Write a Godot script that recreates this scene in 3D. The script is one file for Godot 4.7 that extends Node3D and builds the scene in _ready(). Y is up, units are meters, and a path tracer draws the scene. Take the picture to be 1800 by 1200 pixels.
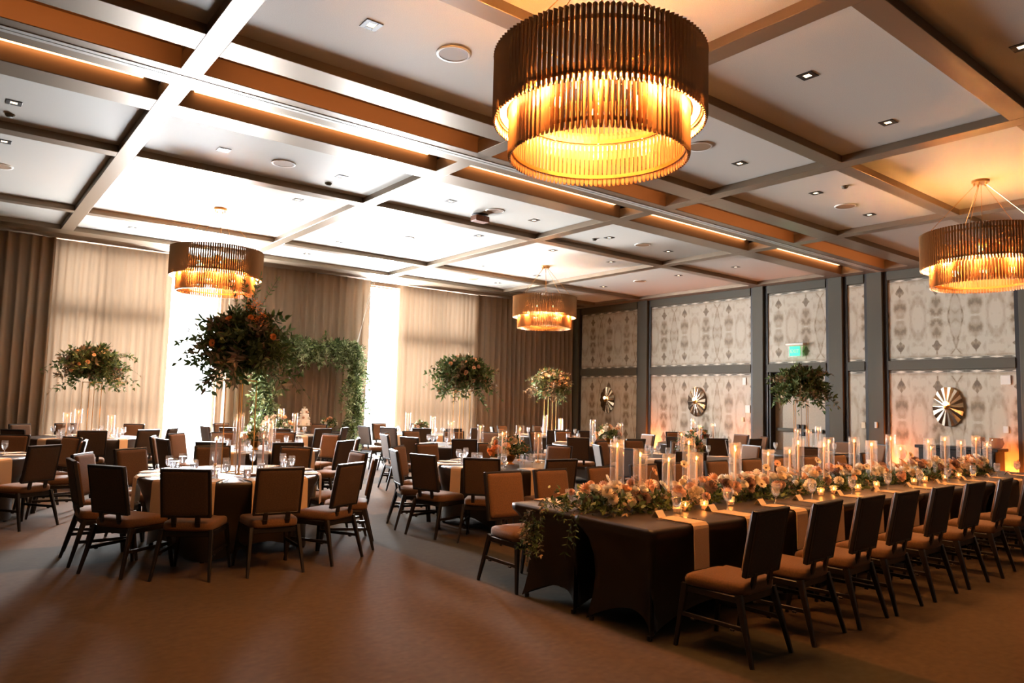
extends Node3D
# A hotel ballroom laid for a wedding dinner. x runs along the ceiling track to the right, -z to the window wall, y up, metres.

const HB := 4.65           # underside of the ceiling beams
const HP := 4.74           # underside of the ceiling panels
const XW := 16.2           # right wall
const ZW := -17.5          # window wall
const TH := 0.76           # table tops
var rng := RandomNumberGenerator.new()
var M := {}
var taken := {}
var proto := {}
var petal_mesh := {}

func _ready() -> void:
	rng.seed = 4711
	var cam := Camera3D.new()
	cam.name = "camera"
	add_child(cam)
	cam.position = Vector3(0, 1.597, 0)
	cam.basis = Basis.from_euler(Vector3(deg_to_rad(4.721), deg_to_rad(-38.190), deg_to_rad(1.438)))
	cam.fov = rad_to_deg(2.0 * atan(600.0 / 1263.41))
	cam.near = 0.05
	cam.far = 200.0
	cam.current = true
	var env := Environment.new()
	var sky := Sky.new()
	var sm := ProceduralSkyMaterial.new()
	sm.sky_top_color = Color(0.90, 0.95, 1.0)
	sm.sky_horizon_color = Color(0.96, 0.98, 1.0)
	sm.ground_horizon_color = Color(0.96, 0.98, 1.0)
	sm.ground_bottom_color = Color(0.75, 0.78, 0.80)
	sm.sun_angle_max = 0.1
	sky.sky_material = sm
	env.background_mode = Environment.BG_SKY
	env.sky = sky
	env.background_energy_multiplier = 7.0
	env.tonemap_mode = Environment.TONE_MAPPER_LINEAR
	env.tonemap_exposure = 2.3
	env.sdfgi_enabled = true
	env.ssao_enabled = true
	env.ssil_enabled = true
	var we := WorldEnvironment.new()
	we.name = "world_environment"
	we.environment = env
	add_child(we)
	# daylight at the two tall windows (the open middle of each window is unveiled, the rest shines into the curtains)
	window_light(Vector3(2.72, 2.33, ZW - 0.35), Vector2(2.14, 4.5), 20.0)
	window_light(Vector3(4.40, 2.33, ZW - 0.35), Vector2(1.14, 4.5), 38.0)
	window_light(Vector3(9.26, 2.33, ZW - 0.35), Vector2(1.06, 4.5), 38.0)
	window_light(Vector3(11.06, 2.33, ZW - 0.35), Vector2(2.46, 4.5), 20.0)
	make_materials()
	build_shell()
	build_ceiling()
	build_right_wall()
	build_windows()
	build_chandeliers()
	build_tables()
	build_long_table()
	build_arch_and_cake()
	build_small_fittings()

func window_light(p: Vector3, s: Vector2, e: float) -> void:
	var l := AreaLight3D.new()
	l.name = "window_daylight"
	l.area_size = s
	l.area_normalize_energy = false
	l.light_energy = e
	l.light_color = Color(0.97, 0.985, 1.0)
	l.shadow_enabled = true
	add_child(l, true)
	l.position = p
	l.rotation.y = PI      # shines along its -z, turned to +z (into the room)

# ---------------------------------------------------------------- naming and nodes
func numbered(called: String, parent: Node = self) -> String:
	var k := str(parent.get_instance_id()) + called
	var n: int = taken.get(k, 0)
	taken[k] = n + 1
	return called if n == 0 else "%s_%03d" % [called, n]

func part(called: String, mesh: Mesh, mat: Material, parent: Node = self) -> MeshInstance3D:
	var o := MeshInstance3D.new()
	o.name = numbered(called, parent)
	o.mesh = mesh
	o.material_override = mat
	parent.add_child(o, true)
	return o

func tag(o: Node, label: String, category: String, group := "") -> void:
	o.set_meta("label", label)
	o.set_meta("category", category)
	if group != "":
		o.set_meta("group", group)

func thing(called: String, label: String, category: String, at := Vector3.ZERO, turn := 0.0, group := "") -> Node3D:
	var o := Node3D.new()
	o.name = numbered(called)
	add_child(o, true)
	o.position = at
	o.rotation.y = turn
	tag(o, label, category, group)
	return o

func struct(called: String, mesh: Mesh, mat: Material, parent: Node = self) -> MeshInstance3D:
	var o := part(called, mesh, mat, parent)
	if parent == self:
		o.set_meta("kind", "structure")
	return o

func dup(o: Node3D, label: String, category: String, at: Vector3, turn := 0.0, group := "") -> Node3D:
	var r: Node3D = o.duplicate()
	r.name = numbered(String(o.name).rstrip("_0123456789"))
	add_child(r, true)
	r.position = at
	r.rotation.y = turn
	tag(r, label, category, group)
	return r

# first use moves the prototype itself into the scene, later ones copy it
func place(key: String, maker: Callable, label: String, category: String, at: Vector3, turn := 0.0, group := "") -> Node3D:
	if not proto.has(key):
		var o: Node3D = maker.call()
		proto[key] = o
		o.name = numbered(key)
		add_child(o, true)
		o.position = at
		o.rotation.y = turn
		tag(o, label, category, group)
		return o
	var r: Node3D = (proto[key] as Node3D).duplicate()
	r.name = numbered(key)
	add_child(r, true)
	r.position = at
	r.rotation.y = turn
	tag(r, label, category, group)
	return r

func ordinal(i: int) -> String:
	var w := ["first", "second", "third", "fourth", "fifth", "sixth", "seventh", "eighth", "ninth", "tenth", "eleventh", "twelfth", "thirteenth", "fourteenth", "fifteenth", "sixteenth", "seventeenth", "eighteenth", "nineteenth", "twentieth", "twenty-first", "twenty-second", "twenty-third", "twenty-fourth", "twenty-fifth", "twenty-sixth"]
	return w[i] if i < w.size() else "%dth" % (i + 1)

# ---------------------------------------------------------------- mesh helpers
func st_new() -> SurfaceTool:
	var st := SurfaceTool.new()
	st.begin(Mesh.PRIMITIVE_TRIANGLES)
	st.set_smooth_group(-1)
	return st

func done(st: SurfaceTool) -> ArrayMesh:
	st.generate_normals()
	st.index()
	return st.commit()

func tri(st: SurfaceTool, a: Vector3, b: Vector3, c: Vector3, n: Vector3) -> void:
	if (b - a).cross(c - a).dot(n) > 0.0:
		st.add_vertex(a); st.add_vertex(c); st.add_vertex(b)
	else:
		st.add_vertex(a); st.add_vertex(b); st.add_vertex(c)

func quad(st: SurfaceTool, a: Vector3, b: Vector3, c: Vector3, d: Vector3, n: Vector3) -> void:
	tri(st, a, b, c, n)
	tri(st, a, c, d, n)

# box with chamfered edges; lo and hi corners, under a transform
func cbox(st: SurfaceTool, lo: Vector3, hi: Vector3, bev := 0.0, t := Transform3D.IDENTITY) -> void:
	var c := (lo + hi) * 0.5
	var h := (hi - lo) * 0.5
	var b: float = minf(bev, minf(h.x, minf(h.y, h.z)) * 0.9)
	if b <= 0.0:
		for ax in 3:
			for s in [-1.0, 1.0]:
				var n := Vector3.ZERO; n[ax] = s
				var u := Vector3.ZERO; u[(ax + 1) % 3] = h[(ax + 1) % 3]
				var v := Vector3.ZERO; v[(ax + 2) % 3] = h[(ax + 2) % 3]
				var o := c + n * h[ax]
				quad(st, t * (o - u - v), t * (o + u - v), t * (o + u + v), t * (o - u + v), t.basis * n)
		return
	for ax in 3:
		var bx := (ax + 1) % 3
		var cx := (ax + 2) % 3
		for s in [-1.0, 1.0]:
			var n := Vector3.ZERO; n[ax] = s
			var u := Vector3.ZERO; u[bx] = h[bx] - b
			var v := Vector3.ZERO; v[cx] = h[cx] - b
			var o := c + n * h[ax]
			quad(st, t * (o - u - v), t * (o + u - v), t * (o + u + v), t * (o - u + v), t.basis * n)
		for s in [-1.0, 1.0]:
			for r in [-1.0, 1.0]:      # edges along ax
				var n := Vector3.ZERO; n[bx] = s; n[cx] = r
				var along := Vector3.ZERO; along[ax] = h[ax] - b
				var p := c; p[bx] += s * h[bx]; p[cx] += r * (h[cx] - b)
				var q := c; q[bx] += s * (h[bx] - b); q[cx] += r * h[cx]
				quad(st, t * (p - along), t * (p + along), t * (q + along), t * (q - along), t.basis * n)
	for sx in [-1.0, 1.0]:
		for sy in [-1.0, 1.0]:
			for sz in [-1.0, 1.0]:
				var n := Vector3(sx, sy, sz)
				tri(st, t * (c + Vector3(sx * h.x, sy * (h.y - b), sz * (h.z - b))), t * (c + Vector3(sx * (h.x - b), sy * h.y, sz * (h.z - b))), t * (c + Vector3(sx * (h.x - b), sy * (h.y - b), sz * h.z)), t.basis * n)

func box_mesh(lo: Vector3, hi: Vector3, bev := 0.0) -> ArrayMesh:
	var st := st_new()
	cbox(st, lo, hi, bev)
	return done(st)

# rings of equal point count joined by quads; normals point away from each ring's centre
func loft(st: SurfaceTool, rings: Array, closed := true, cap0 := false, cap1 := false, inward := false) -> void:
	var cs: Array[Vector3] = []
	for r in rings:
		var c := Vector3.ZERO
		for p in r:
			c += p
		cs.append(c / r.size())
	for i in rings.size() - 1:
		var a: PackedVector3Array = rings[i]
		var b: PackedVector3Array = rings[i + 1]
		var n := a.size()
		for j in (n if closed else n - 1):
			var k := (j + 1) % n
			var out := (a[j] + a[k] + b[j] + b[k]) * 0.25 - (cs[i] + cs[i + 1]) * 0.5
			quad(st, a[j], a[k], b[k], b[j], -out if inward else out)
	for e in [[cap0, 0, 1], [cap1, rings.size() - 1, rings.size() - 2]]:
		if e[0]:
			var a: PackedVector3Array = rings[e[1]]
			var out: Vector3 = cs[e[1]] - cs[e[2]]
			if out.length() < 1e-6:
				out = Vector3.UP
			for j in a.size():
				tri(st, cs[e[1]], a[j], a[(j + 1) % a.size()], out)

# tapered bar with chamfered corners between two points
func bar(st: SurfaceTool, p: Vector3, q: Vector3, w0: float, d0: float, w1: float, d1: float, side := Vector3.RIGHT) -> void:
	var dir := (q - p).normalized()
	var x := (side - dir * side.dot(dir)).normalized()
	var z := x.cross(dir).normalized()
	var rings := []
	for e in [[p, w0, d0], [q, w1, d1]]:
		var r := PackedVector3Array()
		var w: float = e[1] * 0.5
		var d: float = e[2] * 0.5
		var c: float = minf(w, d) * 0.3
		for k in [[w, d - c], [w - c, d], [c - w, d], [-w, d - c], [-w, c - d], [c - w, -d], [w - c, -d], [w, c - d]]:
			r.append(e[0] + x * k[0] + z * k[1])
		rings.append(r)
	loft(st, rings, true, true, true)

func lathe(st: SurfaceTool, prof: Array, n := 24, cap0 := false, cap1 := false, at := Vector3.ZERO, inward := false) -> void:
	var rings := []
	for p in prof:
		var r := PackedVector3Array()
		for k in n:
			var a := TAU * k / n
			r.append(at + Vector3(cos(a) * p[0], p[1], sin(a) * p[0]))
		rings.append(r)
	var m := rings.size()
	for i in m - 1:
		var a: PackedVector3Array = rings[i]
		var b: PackedVector3Array = rings[i + 1]
		var dr: float = prof[i + 1][0] - prof[i][0]
		var dy: float = prof[i + 1][1] - prof[i][1]
		for j in n:
			var k := (j + 1) % n
			var g := TAU * (j + 0.5) / n
			var out := Vector3(cos(g) * dy, -dr, sin(g) * dy)      # right-hand side of the profile going up
			quad(st, a[j], a[k], b[k], b[j], -out if inward else out)
	for e in [[cap0, 0, -1.0], [cap1, m - 1, 1.0]]:
		if e[0]:
			var a: PackedVector3Array = rings[e[1]]
			for j in n:
				tri(st, at + Vector3(0, prof[e[1]][1], 0), a[j], a[(j + 1) % n], Vector3(0, e[2], 0))

func tube(st: SurfaceTool, pts: Array, rad: Array, n := 6, closed := false) -> void:
	var rings := []
	var m := pts.size()
	for i in m:
		var a: Vector3 = pts[(i - 1 + m) % m] if closed else pts[maxi(i - 1, 0)]
		var b: Vector3 = pts[(i + 1) % m] if closed else pts[mini(i + 1, m - 1)]
		var d := (b - a).normalized()
		var x := d.cross(Vector3(0.31, 0.9, 0.27)).normalized()
		var y := d.cross(x)
		var r := PackedVector3Array()
		var rr: float = rad[mini(i, rad.size() - 1)]
		for k in n:
			var g := TAU * k / n
			r.append(pts[i] + (x * cos(g) + y * sin(g)) * rr)
		rings.append(r)
	if closed:
		rings.append(rings[0])
	loft(st, rings, true, not closed, not closed)

func ring_pts(r: float, y: float, n: int) -> Array:
	var out := []
	for k in n:
		out.append(Vector3(cos(TAU * k / n) * r, y, sin(TAU * k / n) * r))
	return out

# ---------------------------------------------------------------- materials
func mat(c: Color, rough := 0.7, metal := 0.0) -> StandardMaterial3D:
	var m := StandardMaterial3D.new()
	m.albedo_color = c
	m.roughness = rough
	m.metallic = metal
	return m

func noise_tex(freq: float, normal: bool, lo := 0.75, hi := 1.0, strength := 4.0, size := 256) -> NoiseTexture2D:
	var f := FastNoiseLite.new()
	f.frequency = freq
	f.fractal_octaves = 3
	var t := NoiseTexture2D.new()
	t.width = size
	t.height = size
	t.seamless = true
	t.noise = f
	t.as_normal_map = normal
	t.bump_strength = strength
	if not normal:
		var g := Gradient.new()
		g.set_color(0, Color(lo, lo, lo))
		g.set_color(1, Color(hi, hi, hi))
		t.color_ramp = g
	return t

func tri_map(m: StandardMaterial3D, scale: float, tex: Texture2D, nrm: Texture2D = null, k := 0.5) -> StandardMaterial3D:
	m.uv1_triplanar = true
	m.uv1_world_triplanar = false
	m.uv1_scale = Vector3.ONE * scale
	if tex:
		m.albedo_texture = tex
	if nrm:
		m.normal_enabled = true
		m.normal_texture = nrm
		m.normal_scale = k
	return m

func emit(c: Color, e: float) -> StandardMaterial3D:
	var m := mat(Color(c.r, c.g, c.b), 0.5)
	m.emission_enabled = true
	m.emission = c
	m.emission_energy_multiplier = e
	return m

func clear(a: float, c := Color(1, 1, 1), rough := 0.02) -> StandardMaterial3D:
	var m := mat(Color(c.r, c.g, c.b, a), rough)
	m.transparency = BaseMaterial3D.TRANSPARENCY_ALPHA
	m.cull_mode = BaseMaterial3D.CULL_DISABLED
	return m

func leafy(c: Color, back := 0.5) -> StandardMaterial3D:
	var m := mat(c, 0.8)
	m.metallic_specular = 0.25
	m.cull_mode = BaseMaterial3D.CULL_DISABLED
	m.backlight_enabled = true
	m.backlight = Color(c.r, c.g, c.b) * back
	return m

func make_materials() -> void:
	var fine := noise_tex(0.08, false, 0.72, 1.0)
	var grain := noise_tex(0.03, false, 0.6, 1.0)
	M.panel = tri_map(mat(Color(0.74, 0.73, 0.70), 0.58), 1.6, noise_tex(0.16, false, 0.86, 1.0, 4.0, 512))
	M.panel.metallic_specular = 0.32
	M.bronze = mat(Color(0.50, 0.44, 0.37), 0.34, 0.55)
	M.beam_side = mat(Color(0.13, 0.115, 0.10), 0.6)
	M.trough = mat(Color(0.50, 0.38, 0.26), 0.6)
	M.track = mat(Color(0.70, 0.70, 0.68), 0.35, 0.3)
	M.black = mat(Color(0.03, 0.03, 0.03), 0.5)
	M.shell = mat(Color(0.45, 0.38, 0.31), 0.8)
	M.column = mat(Color(0.285, 0.265, 0.215), 0.7)
	M.column_dark = mat(Color(0.09, 0.07, 0.055), 0.5)
	M.frame = tri_map(mat(Color(0.105, 0.075, 0.055), 0.42), 2.0, grain)
	M.velvet = tri_map(mat(Color(0.42, 0.28, 0.155), 0.85), 3.0, fine)
	M.velvet.rim_enabled = true
	M.velvet.rim = 0.5
	M.velvet_back = tri_map(mat(Color(0.31, 0.225, 0.15), 0.85), 3.0, fine)
	M.cloth = tri_map(mat(Color(0.19, 0.15, 0.11), 0.40), 2.0, noise_tex(0.2, false, 0.85, 1.0))
	M.linen = tri_map(mat(Color(0.80, 0.68, 0.54), 0.9), 4.0, noise_tex(0.1, false, 0.9, 1.0))
	M.linen.cull_mode = BaseMaterial3D.CULL_DISABLED
	M.card = mat(Color(0.86, 0.78, 0.66), 0.8)
	M.ink = mat(Color(0.25, 0.2, 0.16), 0.8)
	M.steel = mat(Color(0.75, 0.72, 0.68), 0.2, 1.0)
	M.brass = mat(Color(0.72, 0.49, 0.24), 0.3, 1.0)
	M.gold = mat(Color(0.78, 0.58, 0.33), 0.28, 1.0)
	M.rod = mat(Color(0.60, 0.45, 0.30), 0.28, 0.45)
	M.bulb = emit(Color(1.0, 0.72, 0.42), 9.0)
	M.ring = emit(Color(1.0, 0.82, 0.62), 9.0)
	M.led = emit(Color(1.0, 0.76, 0.52), 3.0)
	M.lens = emit(Color(1.0, 0.86, 0.68), 2.5)
	M.flame = emit(Color(1.0, 0.72, 0.36), 7.0)
	M.glass = clear(0.11)
	M.glass.metallic_specular = 0.6
	M.glass_rim = clear(0.20)
	M.window = clear(0.02)
	M.water = clear(0.02, Color(0.95, 0.97, 1.0))
	M.water.refraction_enabled = true
	M.water.refraction_scale = 0.033
	M.amber = clear(0.55, Color(0.75, 0.42, 0.16))
	M.wax = mat(Color(0.78, 0.66, 0.54), 0.6)
	M.wax.subsurf_scatter_enabled = true
	M.wax.subsurf_scatter_strength = 0.2
	M.wax_rose = mat(Color(0.60, 0.42, 0.35), 0.6)
	M.curtain = mat(Color(0.50, 0.42, 0.34), 0.9)
	M.curtain.cull_mode = BaseMaterial3D.CULL_DISABLED
	M.curtain.backlight_enabled = true
	M.curtain.backlight = Color(0.135, 0.107, 0.080)
	M.white = mat(Color(0.80, 0.79, 0.76), 0.5)
	M.door = tri_map(mat(Color(0.62, 0.55, 0.46), 0.5), 1.5, noise_tex(0.05, false, 0.93, 1.0))
	M.leaf = leafy(Color(1, 1, 1), 0.35)
	M.leaf.vertex_color_use_as_albedo = true
	M.stem = mat(Color(0.20, 0.24, 0.12), 0.8)
	M.petal_cream = leafy(Color(0.93, 0.85, 0.72), 0.35)
	M.petal_peach = leafy(Color(0.90, 0.70, 0.52), 0.35)
	M.petal_orange = leafy(Color(0.88, 0.53, 0.27), 0.35)
	M.petal_blush = leafy(Color(0.84, 0.68, 0.58), 0.35)
	M.petal_mauve = leafy(Color(0.56, 0.44, 0.38), 0.3)
	M.petal_white = leafy(Color(0.90, 0.87, 0.80), 0.35)
	M.heart = mat(Color(0.42, 0.30, 0.14), 0.9)
	M.mirror = mat(Color(0.80, 0.74, 0.66), 0.22, 1.0)
	M.icing = mat(Color(0.90, 0.86, 0.80), 0.6)
	M.wood = tri_map(mat(Color(0.55, 0.30, 0.13), 0.5), 4.0, grain)
	M.exit_green = emit(Color(0.05, 0.75, 0.42), 1.6)
	M.ground = mat(Color(0.7, 0.7, 0.68), 0.9)

# ---------------------------------------------------------------- room
func carpet_material() -> StandardMaterial3D:
	var n := 1024
	var im := Image.create(n, n, false, Image.FORMAT_RGB8)
	var f := FastNoiseLite.new(); f.seed = 3; f.frequency = 0.011; f.fractal_octaves = 3
	var g := FastNoiseLite.new(); g.seed = 8; g.frequency = 0.22; g.fractal_octaves = 2
	for j in n:
		var z := -18.0 + 27.0 * (j + 0.5) / n
		for i in n:
			var x := -9.0 + 26.0 * (i + 0.5) / n
			var w := f.get_noise_2d(i, j) * 0.35
			var dark := 0.0
			var zc := -8.25 - 0.12 * maxf(x - 2.5, 0.0) + w * 0.4
			dark = maxf(dark, 1.0 - smoothstep(0.42, 0.50, absf(z - zc)) if x < 9.0 else 0.0)
			dark = maxf(dark, 1.0 - smoothstep(0.42, 0.47, absf(x - 4.28 - w * 0.1)))
			dark = maxf(dark, (1.0 - smoothstep(0.38, 0.46, absf(z + 12.6 + w * 0.5))) * 0.8)
			dark = maxf(dark, (1.0 - smoothstep(0.38, 0.46, absf(x - 11.4 - w * 0.4))) * 0.8)
			var v := 0.92 + 0.07 * g.get_noise_2d(i * 0.9, j * 3.0) + 0.06 * g.get_noise_2d(i * 3.1, j * 3.0) + w * 0.12
			var c := Color(0.325, 0.268, 0.21).lerp(Color(0.24, 0.225, 0.185), dark)
			im.set_pixel(i, j, Color(c.r * v, c.g * v, c.b * v))
	var m := mat(Color.WHITE, 0.95)
	m.albedo_texture = ImageTexture.create_from_image(im)
	m.metallic_specular = 0.2
	return m

func build_shell() -> void:
	var st := st_new()
	for k in [[Vector3(-9, 0, -18), Vector2(0, 0)], [Vector3(17, 0, -18), Vector2(1, 0)], [Vector3(17, 0, 9), Vector2(1, 1)], [Vector3(-9, 0, -18), Vector2(0, 0)], [Vector3(17, 0, 9), Vector2(1, 1)], [Vector3(-9, 0, 9), Vector2(0, 1)]]:
		st.set_uv(k[1])
		st.set_normal(Vector3.UP)
		st.set_tangent(Plane(1, 0, 0, 1))
		st.add_vertex(k[0])
	struct("floor", st.commit(), carpet_material())
	struct("floor_slab", box_mesh(Vector3(-9.4, -0.3, -18.0), Vector3(17, -0.004, 9.4)), M.shell)
	struct("ground_outside", box_mesh(Vector3(-30, -0.4, -60), Vector3(45, -0.1, -18.0)), M.ground)
	struct("wall_left", box_mesh(Vector3(-9.4, 0, -18), Vector3(-9.0, 5.4, 9.4)), M.shell)
	struct("wall_back", box_mesh(Vector3(-9.4, 0, 9.0), Vector3(17, 5.4, 9.4)), M.shell)

func build_windows() -> void:
	var st := st_new()
	for a in [[-9.4, 1.65], [5.0, 8.7], [12.3, 17.0]]:
		cbox(st, Vector3(a[0], 0, ZW - 0.35), Vector3(a[1], 4.62, ZW))
	cbox(st, Vector3(-9.4, 4.62, ZW - 0.35), Vector3(17.0, 5.4, ZW))
	struct("wall_window_side", done(st), M.shell)
	var idx := 1
	for a in [[1.65, 5.0, 3.80, true], [8.7, 12.3, 9.82, false]]:
		var w := Node3D.new()
		w.name = "window_%d" % idx
		w.set_meta("kind", "structure")
		add_child(w, true)
		st = st_new()
		var z0 := ZW - 0.22
		var z1 := ZW - 0.10
		cbox(st, Vector3(a[0], 0, z0), Vector3(a[0] + 0.06, 4.62, z1), 0.005)
		cbox(st, Vector3(a[1] - 0.06, 0, z0), Vector3(a[1], 4.62, z1), 0.005)
		# one tall clear light where the curtain is drawn aside, barred lights behind the drawn curtain
		var veiled := [a[0], a[2]] if a[3] else [a[2], a[1]]
		var open := [a[2], a[1]] if a[3] else [a[0], a[2]]
		cbox(st, Vector3(a[2] - 0.03, 0, z0), Vector3(a[2] + 0.03, 4.62, z1), 0.005)
		cbox(st, Vector3(open[0], 0, z0), Vector3(open[1], 0.04, z1), 0.005)
		cbox(st, Vector3(open[0], 4.58, z0), Vector3(open[1], 4.62, z1), 0.005)
		for y in [[0.0, 0.08], [1.21, 1.33], [3.10, 3.40], [4.54, 4.62]]:
			cbox(st, Vector3(veiled[0], y[0], z0), Vector3(veiled[1], y[1], z1), 0.005)
		var x: float = (veiled[0] + veiled[1]) * 0.5
		cbox(st, Vector3(x - 0.05, 0, z0), Vector3(x + 0.05, 4.62, z1), 0.005)
		part("window_frame", done(st), M.white, w)
		part("pane", box_mesh(Vector3(open[0] + 0.03, 0.04, ZW - 0.166), Vector3(open[1] - 0.03, 4.58, ZW - 0.160)), M.window, w)
		for k in 2:
			var xa: float = veiled[0] if k == 0 else x + 0.05
			var xb: float = x - 0.05 if k == 0 else veiled[1]
			for y in [[0.08, 1.21], [1.33, 3.10], [3.40, 4.54]]:
				part("pane", box_mesh(Vector3(xa + 0.03, y[0], ZW - 0.166), Vector3(xb - 0.03, y[1], ZW - 0.160)), M.window, w)
		idx += 1
	curtain(-4.0, 1.62, 0.19, 0.085, "dark taupe floor length curtain at the left end of the window wall", 1)
	curtain(1.50, 3.88, 0.16, 0.045, "sunlit beige curtain with window bars showing through, beside the left bright gap", 2, 0.10)
	curtain(5.0, 8.72, 0.21, 0.085, "grey taupe curtain behind the greenery arch, between the two bright gaps", 3)
	curtain(9.72, 12.3, 0.16, 0.05, "sunlit beige curtain to the right of the right bright window gap", 4, 0.10)
	curtain(12.2, 16.15, 0.20, 0.085, "dark brown pleated curtain reaching the corner with the patterned wall", 5)

func curtain(x0: float, x1: float, wave: float, amp: float, label: String, sd: int, dz := 0.30) -> void:
	var f := FastNoiseLite.new(); f.seed = sd; f.frequency = 0.9
	var nx := int((x1 - x0) / 0.018)
	var ny := 10
	var st := SurfaceTool.new()
	st.begin(Mesh.PRIMITIVE_TRIANGLES)
	st.set_smooth_group(0)
	for j in ny + 1:
		var t := float(j) / ny
		for i in nx + 1:
			var x := x0 + (x1 - x0) * i / nx
			var ph := TAU * x / wave + 2.2 * f.get_noise_2d(x * 1.3, t * 0.35)
			var a := amp * (0.75 + 0.6 * f.get_noise_2d(x * 2.0 + 50.0, t * 0.5)) * (0.55 + 0.45 * t)
			var s := sin(ph)
			var z := ZW + dz + a * signf(s) * pow(absf(s), 0.7) + 0.015 * f.get_noise_2d(x * 9.0, t)
			st.set_uv(Vector2(x, t))
			st.add_vertex(Vector3(x + 0.3 * a * cos(ph), 4.69 - 4.67 * t, z))
	for j in ny:
		for i in nx:
			var p := j * (nx + 1) + i
			for q in [p, p + 1, p + nx + 1, p + 1, p + nx + 2, p + nx + 1]:
				st.add_index(q)
	st.generate_normals()
	var o := part("curtain", st.commit(), M.curtain)
	tag(o, label, "curtain")

func build_ceiling() -> void:
	var c := Node3D.new()
	c.name = "ceiling"
	c.set_meta("kind", "structure")
	add_child(c, true)
	part("slab", box_mesh(Vector3(-9.4, 5.1, -17.9), Vector3(17, 5.4, 9.4)), M.shell, c)
	var bx := [[-5.5, -5.3], [-2.0, -1.79], [1.55, 1.755], [5.0, 5.21], [8.57, 8.79], [12.22, 12.44]]
	var xe := 15.85
	for b in bx:
		part("beam", box_mesh(Vector3(b[0], HB, -16.0), Vector3(b[1], HB + 0.16, 9.0), 0.004), M.bronze, c)
	var cells_x := [[-9.0, -5.5], [-5.3, -2.0], [-1.79, 1.55], [1.755, 5.0], [5.21, 8.57], [8.79, 12.22], [12.44, xe]]
	var cells_z := [[-16.0, -14.35], [-14.15, -10.47], [-10.25, -8.46], [-6.30, -4.55], [-4.35, -2.56], [-2.35, 1.4], [1.6, 5.2], [5.4, 9.0]]
	for a in cells_x:
		for b in cells_z:
			part("panel", box_mesh(Vector3(a[0], HP, b[0]), Vector3(a[1], HP + 0.05, b[1])), M.panel, c)
		for z in [[-14.35, -14.15], [-10.47, -10.25], [-4.55, -4.35], [-2.56, -2.35], [1.4, 1.6], [5.2, 5.4]]:
			part("beam", box_mesh(Vector3(a[0], HB, z[0]), Vector3(a[1], HB + 0.16, z[1]), 0.004), M.bronze, c)
		for z in [[-8.46, -8.10], [-6.65, -6.30]]:
			part("beam", box_mesh(Vector3(a[0], HB, z[0]), Vector3(a[1], HB + 0.24, z[1]), 0.004), M.bronze, c)
	# edge soffits and the curtain pocket
	part("soffit", box_mesh(Vector3(-9.0, HB, -16.42), Vector3(xe, HB + 0.2, -16.0), 0.004), M.bronze, c)
	part("soffit", box_mesh(Vector3(xe, HB, -17.5), Vector3(XW + 0.3, HB + 0.2, 9.0), 0.004), M.bronze, c)
	part("pocket", box_mesh(Vector3(-9.0, 4.72, -17.5), Vector3(xe, 4.80, -16.42)), M.shell, c)
	# the track soffit with its light troughs
	part("track_soffit", box_mesh(Vector3(-9.0, HB, -7.58), Vector3(xe, HB + 0.24, -7.14), 0.003), M.bronze, c)
	for z in [-7.385, -7.315]:
		part("track_rail", box_mesh(Vector3(-9.0, HB - 0.006, z - 0.026), Vector3(XW - 0.1, HB, z + 0.026)), M.track, c)
	for a in cells_x:
		for z in [[-8.10, -7.58], [-7.14, -6.65]]:
			part("trough_lid", box_mesh(Vector3(a[0], HB + 0.2, z[0]), Vector3(a[1], HB + 0.24, z[1])), M.trough, c)
		part("trough_lining", box_mesh(Vector3(a[0], HB + 0.004, -8.10), Vector3(a[1], HB + 0.2, -8.094)), M.trough, c)
		part("trough_lining", box_mesh(Vector3(a[0], HB + 0.004, -7.14), Vector3(a[1], HB + 0.2, -7.134)), M.trough, c)
		var s: float = a[1] - a[0] - 0.3
		var m: float = (a[0] + a[1]) * 0.5
		part("light_strip", box_mesh(Vector3(m - s * 0.5, HB + 0.188, -8.09), Vector3(m + s * 0.5, HB + 0.2, -8.035)), M.led, c)
		part("light_strip", box_mesh(Vector3(m - s * 0.5, HB + 0.10, -6.662), Vector3(m + s * 0.5, HB + 0.13, -6.650)), M.led, c)
		strip_light(Vector3(m, HB + 0.18, -8.06), Vector2(s, 0.05), Vector3(-PI / 2, 0, 0), 0.35)
		strip_light(Vector3(m, HB + 0.115, -6.68), Vector2(s, 0.03), Vector3(0, 0, 0), 3.0)

func strip_light(p: Vector3, s: Vector2, rot: Vector3, e: float) -> void:
	var l := AreaLight3D.new()
	l.name = "trough_strip_light"
	l.area_size = s
	l.area_normalize_energy = false
	l.light_energy = e
	l.light_color = Color(1.0, 0.62, 0.32)
	l.shadow_enabled = true
	add_child(l, true)
	l.position = p
	l.rotation = rot

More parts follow.
